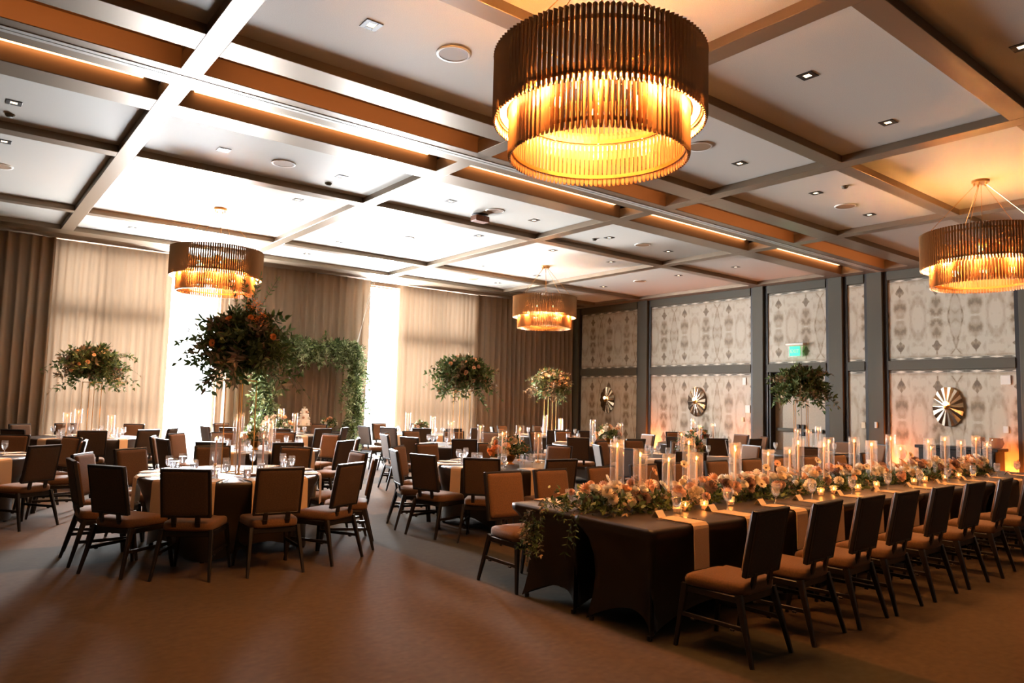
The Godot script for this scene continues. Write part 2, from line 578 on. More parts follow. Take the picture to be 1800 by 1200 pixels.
func wallpaper() -> StandardMaterial3D:
	var n := 512
	var im := Image.create(n, n, false, Image.FORMAT_RGB8)
	var f := FastNoiseLite.new(); f.seed = 21; f.frequency = 0.012; f.fractal_octaves = 4
	var cream := Color(0.70, 0.655, 0.585)
	var tan_ := Color(0.54, 0.475, 0.385)
	var brown := Color(0.36, 0.295, 0.225)
	for j in n:
		var v := (j + 0.5) / n
		var w0 := absf(v - 0.5) * 2.0
		for i in n:
			var u := (i + 0.5) / n
			var col := int(u * 4.0)
			var du0 := absf(u * 4.0 - col - 0.5)          # 0 at the motif's axis, 0.5 between motifs
			var wob := f.get_noise_2d((du0 + col * 5.0) * 210.0 + 900.0, w0 * 330.0)
			var du := maxf(du0 + 0.07 * wob, 0.0)
			var w := clampf(w0 + 0.05 * f.get_noise_2d((du0 + col * 5.0) * 240.0, w0 * 300.0 + 700.0), 0.0, 1.0) if w0 < 0.86 else w0
			# mirrored noise so that the blots are symmetrical like a folded ink print
			var nz := f.get_noise_2d((du + col * 3.0) * 150.0, w * 260.0)
			var k := 0.0
			if col == 0:
				var e := du - 0.42 * (1.0 - w / 0.74)
				k = (smoothstep(0.09, 0.0, absf(e)) * 0.55 + (0.30 if e < 0.0 else 0.0)) if w < 0.78 else 0.0
				if w > 0.74 and w < 0.88:
					k = maxf(k, 0.5 * smoothstep(0.06, 0.0, absf(du - (w - 0.74) * 2.0)))
			elif col == 2:
				var e := sqrt(pow(du / 0.40, 2.0) + pow(w / 0.50, 2.0))
				k = smoothstep(0.30, 0.0, absf(e - 0.95)) * (0.35 + 0.5 * w)
			else:
				var e := sqrt(pow(du / 0.38, 2.0) + pow((w - 0.26) / 0.27, 2.0))
				k = smoothstep(1.2, 0.6, e) * 0.75
				k = maxf(k, smoothstep(1.15, 0.85, du / 0.26 + absf(w - 0.66) / 0.14) * 1.4)
				k = maxf(k, smoothstep(1.1, 0.6, du / 0.07 + absf(w - 0.80) / 0.09) * 0.7)
				if w < 0.02 and du < 0.3:
					k = 0.0
			k = clampf(k * (0.85 + nz * 0.9) + maxf(nz, 0.0) * 0.55, 0.0, 1.4)
			if w > 0.86:
				k = maxf(k, clampf((w - 0.86) * 9.0 * (0.7 + nz * 1.4), 0.0, 1.1))
			var c := cream.lerp(tan_, clampf(k * 1.4, 0.0, 1.0)).lerp(brown, clampf(k - 0.6, 0.0, 1.0))
			if w > 0.925:
				var d := du / 0.36 + absf(w - 0.96) / 0.022
				c = c.lerp(Color(0.33, 0.32, 0.28), 0.75)
				if d < 1.0 or absf(w - 0.935) < 0.004:
					c = Color(0.80, 0.76, 0.69)
			im.set_pixel(i, j, c)
	var m := mat(Color.WHITE, 0.62)
	m.albedo_texture = ImageTexture.create_from_image(im)
	return m

func wall_panel(z0: float, z1: float, y0: float, y1: float, pitch: float, m: Material, parent: Node) -> void:
	var st := st_new()
	var a := Vector3(XW, y0, z0); var b := Vector3(XW, y0, z1); var c := Vector3(XW, y1, z1); var d := Vector3(XW, y1, z0)
	for k in [[a, z0, y0], [c, z1, y1], [b, z1, y0], [a, z0, y0], [d, z0, y1], [c, z1, y1]]:
		st.set_uv(Vector2(k[1] / 1.45 + 0.19, (y1 - k[2]) / pitch))
		st.set_normal(Vector3.LEFT)
		st.add_vertex(k[0])
	st.set_uv(Vector2(0.0, 0.25))
	var e := Vector3(0.3, 0, 0)
	for q in [[a, b, b + e, a + e, Vector3.DOWN], [d, c, c + e, d + e, Vector3.UP], [a, d, d + e, a + e, Vector3(0, 0, -1)], [b, c, c + e, b + e, Vector3(0, 0, 1)]]:
		quad(st, q[0], q[1], q[2], q[3], q[4])
	st.generate_normals()
	part("panel", st.commit(), m, parent)

func build_right_wall() -> void:
	var w := Node3D.new()
	w.name = "wall_right"
	w.set_meta("kind", "structure")
	add_child(w, true)
	part("wall_core", box_mesh(Vector3(XW + 0.45, 0, -17.9), Vector3(XW + 0.8, 5.4, 9.4)), M.column_dark, w)
	var paper := wallpaper()
	var cols := [[-17.34, -17.0], [-14.42, -14.07], [-10.56, -10.26], [-8.55, -8.22], [-7.65, -7.32], [-4.76, -4.42], [-1.2, -0.9], [2.6, 2.9], [6.4, 6.7]]
	for k in cols:
		part("column", box_mesh(Vector3(XW - 0.10, 0, k[0]), Vector3(XW + 0.3, HB, k[1]), 0.006), M.column, w)
		part("column_reveal", box_mesh(Vector3(XW - 0.03, 0, k[0] - 0.09), Vector3(XW + 0.3, HB, k[0])), M.column_dark, w)
		part("column_reveal", box_mesh(Vector3(XW - 0.03, 0, k[1]), Vector3(XW + 0.3, HB, k[1] + 0.09)), M.column_dark, w)
	for i in cols.size() - 1:
		var z0: float = cols[i][1] + 0.09
		var z1: float = cols[i + 1][0] - 0.09
		wall_panel(z0, z1, 2.67, 4.45, 1.78, paper, w)
		part("rail", box_mesh(Vector3(XW - 0.05, 2.47, z0), Vector3(XW + 0.3, 2.67, z1), 0.006), M.column, w)
		part("top_rail", box_mesh(Vector3(XW - 0.05, 4.45, z0), Vector3(XW + 0.3, HB, z1), 0.006), M.column, w)
		if i == 2:      # the double door stands in this bay
			continue
		wall_panel(z0, z1, 0.14, 2.47, 2.14, paper, w)
		part("base", box_mesh(Vector3(XW - 0.02, 0, z0), Vector3(XW + 0.3, 0.14, z1), 0.005), M.column, w)
	# double door, set back between its dark jambs
	var idx := 1
	var dz0 := -10.17
	var dz1 := -8.64
	part("jamb", box_mesh(Vector3(XW + 0.0, 0, dz0 - 0.01), Vector3(XW + 0.45, 2.47, dz0 + 0.06), 0.005), M.column_dark, w)
	part("jamb", box_mesh(Vector3(XW + 0.0, 0, dz1 - 0.06), Vector3(XW + 0.45, 2.47, dz1 + 0.01), 0.005), M.column_dark, w)
	part("door_head", box_mesh(Vector3(XW + 0.1, 2.42, dz0 + 0.06), Vector3(XW + 0.45, 2.47, dz1 - 0.06), 0.005), M.column_dark, w)
	var mid := (dz0 + dz1) * 0.5
	for a in [[dz0 + 0.065, mid - 0.004], [mid + 0.004, dz1 - 0.065]]:
		var d := Node3D.new()
		d.name = "door_%d" % idx
		d.set_meta("kind", "structure")
		add_child(d, true)
		part("leaf", box_mesh(Vector3(XW + 0.20, 0.01, a[0]), Vector3(XW + 0.245, 2.415, a[1]), 0.004), M.door, d)
		part("panic_bar", box_mesh(Vector3(XW + 0.12, 1.02, a[0] + 0.06), Vector3(XW + 0.17, 1.10, a[1] - 0.12), 0.01), M.column, d)
		for z in [a[0] + 0.1, a[1] - 0.2]:
			part("bar_bracket", box_mesh(Vector3(XW + 0.16, 1.03, z), Vector3(XW + 0.20, 1.09, z + 0.05)), M.column, d)
		var lz: float = a[1] - 0.10 if idx == 1 else a[0] + 0.02
		part("latch_case", box_mesh(Vector3(XW + 0.14, 0.93, lz), Vector3(XW + 0.20, 1.2, lz + 0.08), 0.015), M.black, d)
		idx += 1
	# small fittings on the wall
	wall_plate(1.54, -10.75, 0.14, 0.19, M.white, "grey wall control panel left of the double door", "wall panel")
	wall_plate(2.25, -10.85, 0.10, 0.19, M.white, "small white box high on the wall left of the double door", "wall box")
	wall_plate(1.27, -10.90, 0.07, 0.11, M.card, "pale switch plate below the control panel by the column", "switch plate")
	wall_plate(1.25, -7.80, 0.09, 0.13, M.card, "pale switch plate on the narrow wallpaper strip", "switch plate")
	wall_plate(1.28, -5.05, 0.09, 0.13, M.white, "white switch plate on the right wallpaper panel under the speaker", "switch plate")
	wall_plate(2.24, -5.03, 0.17, 0.18, M.white, "white square speaker high on the right wallpaper panel", "speaker")
	wall_plate(1.27, -7.48, 0.05, 0.13, M.white, "narrow white plate on the dark column right of the wallpaper strip", "switch plate", 0.11)
	# sconces
	var sc := {-15.70: "faceted oval mirror sconce glowing on the left wallpaper panel by the corner", -12.33: "pale faceted oval mirror sconce in the middle of the wide lit wallpaper panel", -6.06: "faceted oval mirror sconce on the right wallpaper panel above the sideboard"}
	for z in sc:
		place("wall_sconce", make_sconce, sc[z], "sconce", Vector3(XW, 1.70, z), 0.0, "oval mirror sconces")
		var l := OmniLight3D.new()
		l.name = "sconce_light"
		l.light_color = Color(1.0, 0.66, 0.36)
		l.light_energy = 0.06
		l.light_size = 0.035
		l.omni_range = 30.0
		l.omni_attenuation = 2.0
		l.shadow_enabled = true
		add_child(l, true)
		l.position = Vector3(XW - 0.16, 1.76, z)
	# exit sign: a clear edge-lit blade under a metal housing
	var ex := thing("exit_sign", "green lit exit sign on a clear blade above the double door", "exit sign", Vector3(XW - 0.12, 2.82, -9.36), 0.0)
	part("housing", box_mesh(Vector3(-0.05, 0.28, -0.24), Vector3(0.12, 0.34, 0.22), 0.008), M.track, ex)
	part("blade", box_mesh(Vector3(-0.006, 0.0, -0.20), Vector3(0.006, 0.28, 0.18), 0.003), M.glass_rim, ex)
	part("lit_field", box_mesh(Vector3(-0.010, 0.03, -0.155), Vector3(-0.0065, 0.26, 0.115)), M.exit_green, ex)
	var tm := TextMesh.new()
	tm.text = "EXIT"
	tm.font_size = 12
	tm.pixel_size = 0.0095
	tm.depth = 0.004
	var t := part("lettering", tm, M.white, ex)
	t.position = Vector3(-0.013, 0.145, -0.02)
	t.rotation.y = -PI / 2
	# floor uplights that graze the columns
	var up := ["beside the left column", "beside the column left of the double door", "at the column right of the wallpaper strip", "by the rightmost column"]
	var zs := [-13.85, -10.75, -7.1, -4.95]
	for i in 4:
		place("floor_uplight", make_uplight, "small black floor uplight washing the wall " + up[i], "uplight", Vector3(XW - 0.16, 0.0, zs[i]), 0.0, "floor uplights along the patterned wall")
		var l := SpotLight3D.new()
		l.name = "uplight_beam"
		l.light_color = Color(1.0, 0.50, 0.18)
		l.light_energy = 3.0
		l.light_size = 0.05
		l.spot_angle = 50.0
		l.spot_range = 30.0
		l.spot_attenuation = 2.0
		l.shadow_enabled = true
		add_child(l, true)
		l.position = Vector3(XW - 0.16, 0.19, zs[i])
		l.rotation = Vector3(PI / 2 - 0.05, -PI / 2, 0)
	# sideboard at the foot of the wall
	var sb := thing("sideboard", "dark wooden sideboard against the patterned wall below the right sconce", "sideboard", Vector3(XW - 0.33, 0, -5.75))
	part("body", box_mesh(Vector3(-0.24, 0.14, -0.68), Vector3(0.26, 0.86, 0.68), 0.008), M.frame, sb)
	part("top", box_mesh(Vector3(-0.28, 0.86, -0.74), Vector3(0.28, 0.92, 0.74), 0.008), M.frame, sb)
	for k in 3:
		var d := part("door", box_mesh(Vector3(-0.262, 0.18, -0.66 + k * 0.445), Vector3(-0.24, 0.82, -0.23 + k * 0.445), 0.006), M.frame, sb)
		part("knob", box_mesh(Vector3(-0.285, 0.48, -0.28 + k * 0.445), Vector3(-0.262, 0.51, -0.25 + k * 0.445), 0.008), M.brass, d)
	for x in [-0.2, 0.22]:
		for z in [-0.62, 0.62]:
			part("leg", box_mesh(Vector3(x - 0.02, 0, z - 0.02), Vector3(x + 0.02, 0.14, z + 0.02), 0.004), M.frame, sb)
	var st := st_new()
	st.set_smooth_group(0)
	lathe(st, [[0.05, 0.0], [0.10, 0.02], [0.13, 0.10], [0.11, 0.17], [0.115, 0.20]], 20, true)
	var bowl := done(st)
	for k in 2:
		var b := part("amber_bowl", bowl, M.amber)
		b.position = Vector3(XW - 0.33, 0.92, -5.42 + 0.3 * k)
		tag(b, ["amber glass bowl on the sideboard, nearer its middle", "amber glass bowl on the sideboard, nearer its right end"][k], "bowl", "amber bowls on the sideboard")

func wall_plate(y: float, z: float, w: float, h: float, m: Material, label: String, cat: String, proud := 0.0) -> void:
	var st := st_new()
	cbox(st, Vector3(XW - proud - 0.025, y - h / 2, z - w / 2), Vector3(XW - proud + 0.01, y + h / 2, z + w / 2), 0.004)
	var o := part(cat.replace(" ", "_"), done(st), m)
	tag(o, label, cat)

func make_uplight() -> Node3D:
	var o := Node3D.new()
	var st := st_new()
	st.set_smooth_group(0)
	lathe(st, [[0.05, 0.0], [0.07, 0.01], [0.075, 0.16], [0.065, 0.17]], 18, true)
	part("can", done(st), M.black, o)
	st = st_new()
	lathe(st, [[0.062, 0.155], [0.06, 0.165]], 18, true, true)
	part("lens", done(st), M.lens, o)
	return o

func make_sconce() -> Node3D:
	var o := Node3D.new()
	var n := 14
	var st := st_new()
	cbox(st, Vector3(-0.05, -0.12, -0.10), Vector3(0.0, 0.12, 0.10), 0.01)
	part("back_plate", done(st), M.brass, o)
	for k in n:
		st = st_new()
		var a := TAU * k / n
		var b := TAU * (k + 1) / n
		var rim := func(g: float, s: float, x: float) -> Vector3: return Vector3(x, cos(g) * 0.40 * s, sin(g) * 0.29 * s)
		var g := (a + b) * 0.5
		var i0: Vector3 = rim.call(a, 0.16, -0.10)
		var i1: Vector3 = rim.call(b, 0.16, -0.10)
		var o0: Vector3 = rim.call(a, 1.0, -0.035)
		var o1: Vector3 = rim.call(b, 1.0, -0.035)
		var om: Vector3 = rim.call(g, 1.02, -0.06)
		for p in [[i0, o0, om], [i0, om, i1], [i1, om, o1]]:
			tri(st, p[0], p[1], p[2], Vector3.LEFT)
			var e := Vector3(0.012, 0, 0)
			tri(st, p[0] + e, p[1] + e, p[2] + e, Vector3.RIGHT)
		part("mirror_facet", done(st), M.mirror, o)
	st = st_new()
	st.set_smooth_group(0)
	lathe(st, [[0.0, -0.05], [0.03, -0.035], [0.042, 0.0], [0.03, 0.035], [0.0, 0.05]], 12)
	var bb := part("bulb", done(st), M.bulb, o)
	bb.position = Vector3(-0.16, 0.06, 0)
	st = st_new()
	lathe(st, [[0.02, -0.06], [0.045, -0.02], [0.05, 0.03]], 10, true)
	var cup := part("bulb_cup", done(st), M.brass, o)
	cup.position = Vector3(-0.13, 0.0, 0)
	return o

# ---------------------------------------------------------------- chandeliers
func rod_mesh(h: float) -> ArrayMesh:
	# a three-lobed bar whose ends are cut to points
	var st := st_new()
	var rings := []
	for e in [[0.0, 0.62, 0.0], [0.022, 1.0, 1.0], [h - 0.022, 1.0, 1.0], [h, 1.25, 0.35]]:
		var r := PackedVector3Array()
		for k in 6:
			var g := TAU * k / 6.0
			var q: float = (0.0170 if k % 2 == 0 else lerpf(0.013, 0.0095, e[2])) * e[1]
			r.append(Vector3(cos(g) * q, e[0], sin(g) * q))
		rings.append(r)
	loft(st, rings, true, true, true)
	return done(st)

func build_chandeliers() -> void:
	var spots := [Vector3(3.465, 0, -3.49), Vector3(3.497, 0, -12.59), Vector3(10.80, 0, -12.54), Vector3(10.86, 0, -3.60)]
	var labels := ["large two-tier drum chandelier of amber rods hanging nearest, top centre of the picture", "two-tier rod chandelier in front of the left bright window gap, above the tall arrangement", "two-tier rod chandelier hanging before the dark curtain near the corner", "two-tier rod chandelier above the far right of the long table"]
	for i in 4:
		chandelier(spots[i], labels[i], i == 0)

func chandelier(p: Vector3, label: String, near: bool) -> void:
	var o := thing("chandelier", label, "chandelier", p, 0.0, "two-tier rod chandeliers")
	for tier in [[0.726, 3.53, 4.01, 126], [0.613, 3.28, 3.70, 108]]:
		var r: float = tier[0]
		var n: int = tier[3]
		var m := rod_mesh(tier[2] - tier[1])
		if near:
			for k in n:
				var g := TAU * k / n
				var q := part("rod", m, M.rod, o)
				q.position = Vector3(cos(g) * r, tier[1], sin(g) * r)
				q.rotation.y = -g
		else:
			var st := SurfaceTool.new()
			for k in n:
				var g := TAU * k / n
				st.append_from(m, 0, Transform3D(Basis(Vector3.UP, -g), Vector3(cos(g) * r, tier[1], sin(g) * r)))
			var q := part("rod_tier", st.commit(), M.rod, o)
			q.set_meta("kind", "stuff")
		for y in [tier[1] + 0.07, tier[2] - 0.07]:
			var st := st_new()
			lathe(st, [[r - 0.022, y - 0.014], [r - 0.016, y - 0.014], [r - 0.016, y + 0.014], [r - 0.022, y + 0.014], [r - 0.022, y - 0.014]], 64)
			part("hoop", done(st), M.gold, o)
	# frame: spokes between the tiers, centre body, canopy and cables
	var st := st_new()
	for k in 8:
		var g := TAU * k / 8.0
		tube(st, [Vector3(0, 3.90, 0), Vector3(cos(g) * 0.70, 3.90, sin(g) * 0.70)], [0.006], 5)
		tube(st, [Vector3(cos(g) * 0.52, 3.90, sin(g) * 0.52), Vector3(cos(g) * 0.595, 3.62, sin(g) * 0.595)], [0.006], 5)
	part("spokes", done(st), M.gold, o)
	st = st_new()
	st.set_smooth_group(0)
	lathe(st, [[0.0, 3.80], [0.05, 3.81], [0.06, 3.88], [0.06, 3.92], [0.02, 3.95], [0.0, 3.95]], 16)
	part("centre_hub", done(st), M.gold, o)
	st = st_new()
	lathe(st, [[0.0, HP - 0.035], [0.10, HP - 0.035], [0.105, HP - 0.03], [0.105, HP]], 28)
	part("canopy", done(st), M.gold, o)
	for k in 5:
		var g := TAU * k / 5.0 + 0.5
		st = st_new()
		lathe(st, [[0.010, HP - 0.075], [0.010, HP - 0.035]], 8, true, false, Vector3(cos(g) * 0.075, 0, sin(g) * 0.075))
		tube(st, [Vector3(cos(g) * 0.075, HP - 0.07, sin(g) * 0.075), Vector3(cos(g) * 0.69, 3.99, sin(g) * 0.69)], [0.0035], 4)
		part("cable", done(st), M.gold, o)
	st = st_new()
	tube(st, [Vector3(0.02, HP - 0.03, 0), Vector3(0.02, 3.94, 0)], [0.003], 4)
	part("flex", done(st), M.brass, o)
	# frosted light ring in the gap between the tiers, and a cluster of bulbs inside
	st = st_new()
	st.set_smooth_group(0)
	lathe(st, [[0.652, 3.592], [0.684, 3.592], [0.690, 3.602], [0.684, 3.616], [0.652, 3.616], [0.646, 3.602], [0.652, 3.592]], 72)
	part("light_ring", done(st), M.ring, o)
	for k in 12:
		var g := TAU * (k + 0.5) / 12.0
		chandelier_light(o, Vector3(cos(g) * 0.668, 3.572, sin(g) * 0.668), 0.52)
	st = st_new()
	st.set_smooth_group(0)
	lathe(st, [[0.0, -0.055], [0.016, -0.045], [0.024, -0.01], [0.018, 0.03], [0.010, 0.05], [0.0, 0.055]], 10)
	var bulb := done(st)
	for k in 5:
		var g := TAU * (k + 0.3) / 5.0
		var b := part("bulb", bulb, M.bulb, o)
		b.position = Vector3(cos(g) * 0.30, 3.74, sin(g) * 0.30)
		chandelier_light(o, b.position, 0.50)

func chandelier_light(o: Node3D, p: Vector3, e: float) -> void:
	var l := OmniLight3D.new()
	l.name = "bulb_light"
	l.light_color = Color(1.0, 0.665, 0.365)
	l.light_energy = e
	l.light_size = 0.02
	l.omni_range = 40.0
	l.omni_attenuation = 2.0
	l.shadow_enabled = true
	o.add_child(l, true)
	l.position = p

# ---------------------------------------------------------------- chairs
func make_chair() -> Node3D:
	var o := Node3D.new()
	var st := SurfaceTool.new()
	st.begin(Mesh.PRIMITIVE_TRIANGLES)
	st.set_smooth_group(0)
	# cushion: rounded rectangle rings from the underside over the edge to a crowned top
	var rings := []
	for e in [[0.93, 0.405], [0.985, 0.412], [1.0, 0.43], [1.0, 0.455], [0.975, 0.474], [0.90, 0.484], [0.6, 0.491], [0.2, 0.493]]:
		var r := PackedVector3Array()
		for k in 32:
			var a := TAU * k / 32.0
			var cx := cos(a)
			var cz := sin(a)
			var x: float = 0.235 * e[0] * signf(cx) * pow(absf(cx), 0.33)
			var z: float = 0.23 * e[0] * signf(cz) * pow(absf(cz), 0.33)
			x *= 1.0 - 0.10 * (z / 0.23 + 1.0) * 0.5
			r.append(Vector3(x, e[1] - (0.012 if z < -0.17 else 0.0), z - 0.02))
		rings.append(r)
	loft(st, rings, true, true, true)
	part("seat", done(st), M.velvet, o)
	# rails under the seat
	st = st_new()
	cbox(st, Vector3(-0.215, 0.355, -0.235), Vector3(0.215, 0.405, -0.205), 0.005)
	cbox(st, Vector3(-0.205, 0.355, 0.155), Vector3(0.205, 0.405, 0.185), 0.005)
	for s in [-1.0, 1.0]:
		cbox(st, Vector3(s * 0.205 - 0.014, 0.357, -0.22), Vector3(s * 0.205 + 0.014, 0.404, 0.17), 0.005)
	part("seat_rail", done(st), M.frame, o)
	for s in [-1.0, 1.0]:
		for f in [[-0.222, -0.275], [0.172, 0.285]]:
			st = st_new()
			bar(st, Vector3(s * 0.208, 0.412, f[0]), Vector3(s * 0.245, 0.0, f[1]), 0.036, 0.046, 0.022, 0.026)
			part("leg", done(st), M.frame, o)
	for s in [-1.0, 1.0]:
		st = st_new()
		bar(st, Vector3(s * 0.226, 0.215, -0.245), Vector3(s * 0.226, 0.215, 0.225), 0.016, 0.028, 0.016, 0.028)
		for z in [-0.15, 0.14]:
			cbox(st, Vector3(s * 0.226 - 0.011, 0.190, z - 0.015), Vector3(s * 0.226 + 0.011, 0.206, z + 0.015), 0.003)
		part("stretcher", done(st), M.frame, o)
	# back: raked frame with an inset upholstered panel on both faces
	var tilt := Transform3D(Basis(Vector3.RIGHT, 0.185), Vector3(0, 0.525, 0.205))
	var w := 0.212
	var h := 0.432
	st = st_new()
	cbox(st, Vector3(-w, 0, -0.016), Vector3(-w + 0.026, h, 0.02), 0.005, tilt)
	cbox(st, Vector3(w - 0.026, 0, -0.016), Vector3(w, h, 0.02), 0.005, tilt)
	cbox(st, Vector3(-w + 0.02, h - 0.028, -0.016), Vector3(w - 0.02, h, 0.02), 0.005, tilt)
	cbox(st, Vector3(-w + 0.02, 0, -0.016), Vector3(w - 0.02, 0.026, 0.02), 0.005, tilt)
	part("back_frame", done(st), M.frame, o)
	for face in [[-1.0, "backrest", 0.034], [1.0, "back_panel", 0.006]]:
		st = SurfaceTool.new()
		st.begin(Mesh.PRIMITIVE_TRIANGLES)
		st.set_smooth_group(0)
		var rr := []
		for e in [[1.0, 0.0], [1.0, 0.55], [0.97, 0.9], [0.80, 1.0], [0.2, 1.05]]:
			var r := PackedVector3Array()
			for k in 28:
				var a := TAU * k / 28.0
				var x: float = (w - 0.020) * e[0] * signf(cos(a)) * pow(absf(cos(a)), 0.10)
				var y: float = h * 0.5 + (h * 0.5 - 0.021) * e[0] * signf(sin(a)) * pow(absf(sin(a)), 0.10)
				r.append(tilt * Vector3(x, y, 0.004 + face[0] * (0.010 + face[2] * e[1])))
			rr.append(r)
		loft(st, rr, true, false, true)
		part(face[1], done(st), M.velvet if face[0] < 0.0 else M.velvet_back, o)
	for s in [-1.0, 1.0]:
		st = st_new()
		var pts := [Vector3(s * 0.10, 0.545, 0.222), Vector3(s * 0.10, 0.48, 0.212), Vector3(s * 0.10, 0.42, 0.190), Vector3(s * 0.10, 0.375, 0.145), Vector3(s * 0.10, 0.365, 0.06)]
		for i in 4:
			bar(st, pts[i], pts[i + 1], 0.042, 0.022, 0.042, 0.022)
		part("strut", done(st), M.frame, o)
	return o

func chair(at: Vector3, face: float, label: String, group: String) -> void:
	place("dining_chair", make_chair, label, "chair", at, face, group)

# ---------------------------------------------------------------- tableware
func make_goblet() -> Node3D:
	var o := Node3D.new()
	var st := st_new()
	st.set_smooth_group(0)
	lathe(st, [[0.034, 0.0], [0.034, 0.003], [0.010, 0.010], [0.006, 0.02], [0.006, 0.058], [0.012, 0.068], [0.030, 0.090], [0.037, 0.115], [0.0375, 0.14], [0.034, 0.182]], 20, true)
	part("bowl", done(st), M.glass_rim, o)
	st = st_new()
	st.set_smooth_group(0)
	lathe(st, [[0.004, 0.070], [0.011, 0.072], [0.028, 0.092], [0.035, 0.116], [0.0355, 0.14], [0.035, 0.150]], 20, true, true)
	part("water", done(st), M.water, o)
	return o

func make_tumbler() -> Node3D:
	var o := Node3D.new()
	var st := st_new()
	st.set_smooth_group(0)
	lathe(st, [[0.030, 0.0], [0.033, 0.004], [0.037, 0.115]], 20, true)
	part("wall", done(st), M.glass_rim, o)
	st = st_new()
	lathe(st, [[0.030, 0.006], [0.0355, 0.085]], 20, true, true)
	part("water", done(st), M.water, o)
	return o

# a folded linen runner napkin; origin on the table's edge, +z outward
func make_napkin() -> Node3D:
	var o := Node3D.new()
	var st := SurfaceTool.new()
	st.begin(Mesh.PRIMITIVE_TRIANGLES)
	st.set_smooth_group(-1)
	var path := [Vector2(-0.30, 0.005), Vector2(-0.16, 0.006), Vector2(-0.04, 0.007), Vector2(-0.005, 0.006), Vector2(0.012, -0.008), Vector2(0.017, -0.03), Vector2(0.019, -0.12), Vector2(0.022, -0.21), Vector2(0.024, -0.305)]
	var rings := []
	for p in path:
		var r := PackedVector3Array()
		for e in [[-0.085, 0.0], [-0.083, 0.004], [0.083, 0.004], [0.085, 0.0]]:
			var n := Vector3(0, 1, 0) if p.x < 0.0 else Vector3(0, 0, 1)
			r.append(Vector3(e[0], p.y, p.x) + n * e[1])
		rings.append(r)
	loft(st, rings, true, true, true)
	part("folded_linen", done(st), M.linen, o)
	return o

func make_fork() -> Node3D:
	var o := Node3D.new()
	var st := st_new()
	bar(st, Vector3(0, 0.004, 0.085), Vector3(0, 0.006, -0.03), 0.011, 0.003, 0.006, 0.003)
	cbox(st, Vector3(-0.011, 0.004, -0.055), Vector3(0.011, 0.007, -0.03), 0.001)
	for k in 4:
		cbox(st, Vector3(-0.011 + k * 0.0061, 0.004, -0.095), Vector3(-0.0075 + k * 0.0061, 0.007, -0.055))
	part("fork_body", done(st), M.steel, o)
	return o

func make_knife() -> Node3D:
	var o := Node3D.new()
	var st := st_new()
	cbox(st, Vector3(-0.006, 0.002, 0.0), Vector3(0.006, 0.008, 0.10), 0.002)
	part("handle", done(st), M.steel, o)
	st = st_new()
	bar(st, Vector3(0, 0.004, 0.0), Vector3(0.002, 0.004, -0.12), 0.016, 0.002, 0.008, 0.002)
	part("blade", done(st), M.steel, o)
	return o

func make_card() -> Node3D:
	var o := Node3D.new()
	var st := st_new()
	for s in [-1.0, 1.0]:
		var t := Transform3D(Basis(Vector3.RIGHT, s * 0.62), Vector3(0, 0.047, 0))
		cbox(st, Vector3(-0.048, -0.056, -0.0008), Vector3(0.048, 0.0, 0.0008), 0.0, t)
	part("tent_fold", done(st), M.card, o)
	return o

func make_votive() -> Node3D:
	var o := Node3D.new()
	var st := st_new()
	st.set_smooth_group(0)
	lathe(st, [[0.030, 0.0], [0.033, 0.003], [0.034, 0.075]], 18, true)
	part("glass_cup", done(st), M.glass_rim, o)
	st = st_new()
	lathe(st, [[0.024, 0.004], [0.024, 0.034]], 14, true, true)
	var c := part("candle", done(st), M.wax, o)
	st = st_new()
	st.set_smooth_group(0)
	lathe(st, [[0.0, 0.034], [0.006, 0.042], [0.004, 0.054], [0.0, 0.066]], 8)
	part("flame", done(st), M.flame, c)
	return o

func make_vase(h: float) -> Node3D:
	var o := Node3D.new()
	var st := st_new()
	st.set_smooth_group(0)
	lathe(st, [[0.050, 0.0], [0.056, 0.002], [0.0565, 0.02], [0.0565, h]], 28, true)
	part("cylinder", done(st), M.glass, o)
	return o

func make_holder() -> Node3D:
	var o := Node3D.new()
	var st := st_new()
	st.set_smooth_group(0)
	lathe(st, [[0.034, 0.0], [0.034, 0.006], [0.014, 0.018], [0.007, 0.03], [0.0065, 0.07], [0.012, 0.082], [0.016, 0.10], [0.012, 0.10], [0.012, 0.088]], 18, true)
	part("stick", done(st), M.brass, o)
	return o

func make_taper(h: float, wax: Material) -> Node3D:
	var o := Node3D.new()
	var st := st_new()
	st.set_smooth_group(0)
	lathe(st, [[0.0105, 0.0], [0.0110, 0.02], [0.0085, h - 0.004], [0.004, h]], 12, true, true)
	var c := part("shaft", done(st), wax, o)
	st = st_new()
	tube(st, [Vector3(0, h, 0), Vector3(0.001, h + 0.012, 0)], [0.001], 4)
	part("wick", done(st), M.black, c)
	st = st_new()
	st.set_smooth_group(0)
	lathe(st, [[0.0, h + 0.004], [0.006, h + 0.013], [0.0065, h + 0.021], [0.003, h + 0.036], [0.0, h + 0.046]], 8)
	part("flame", done(st), M.flame, c)
	return o

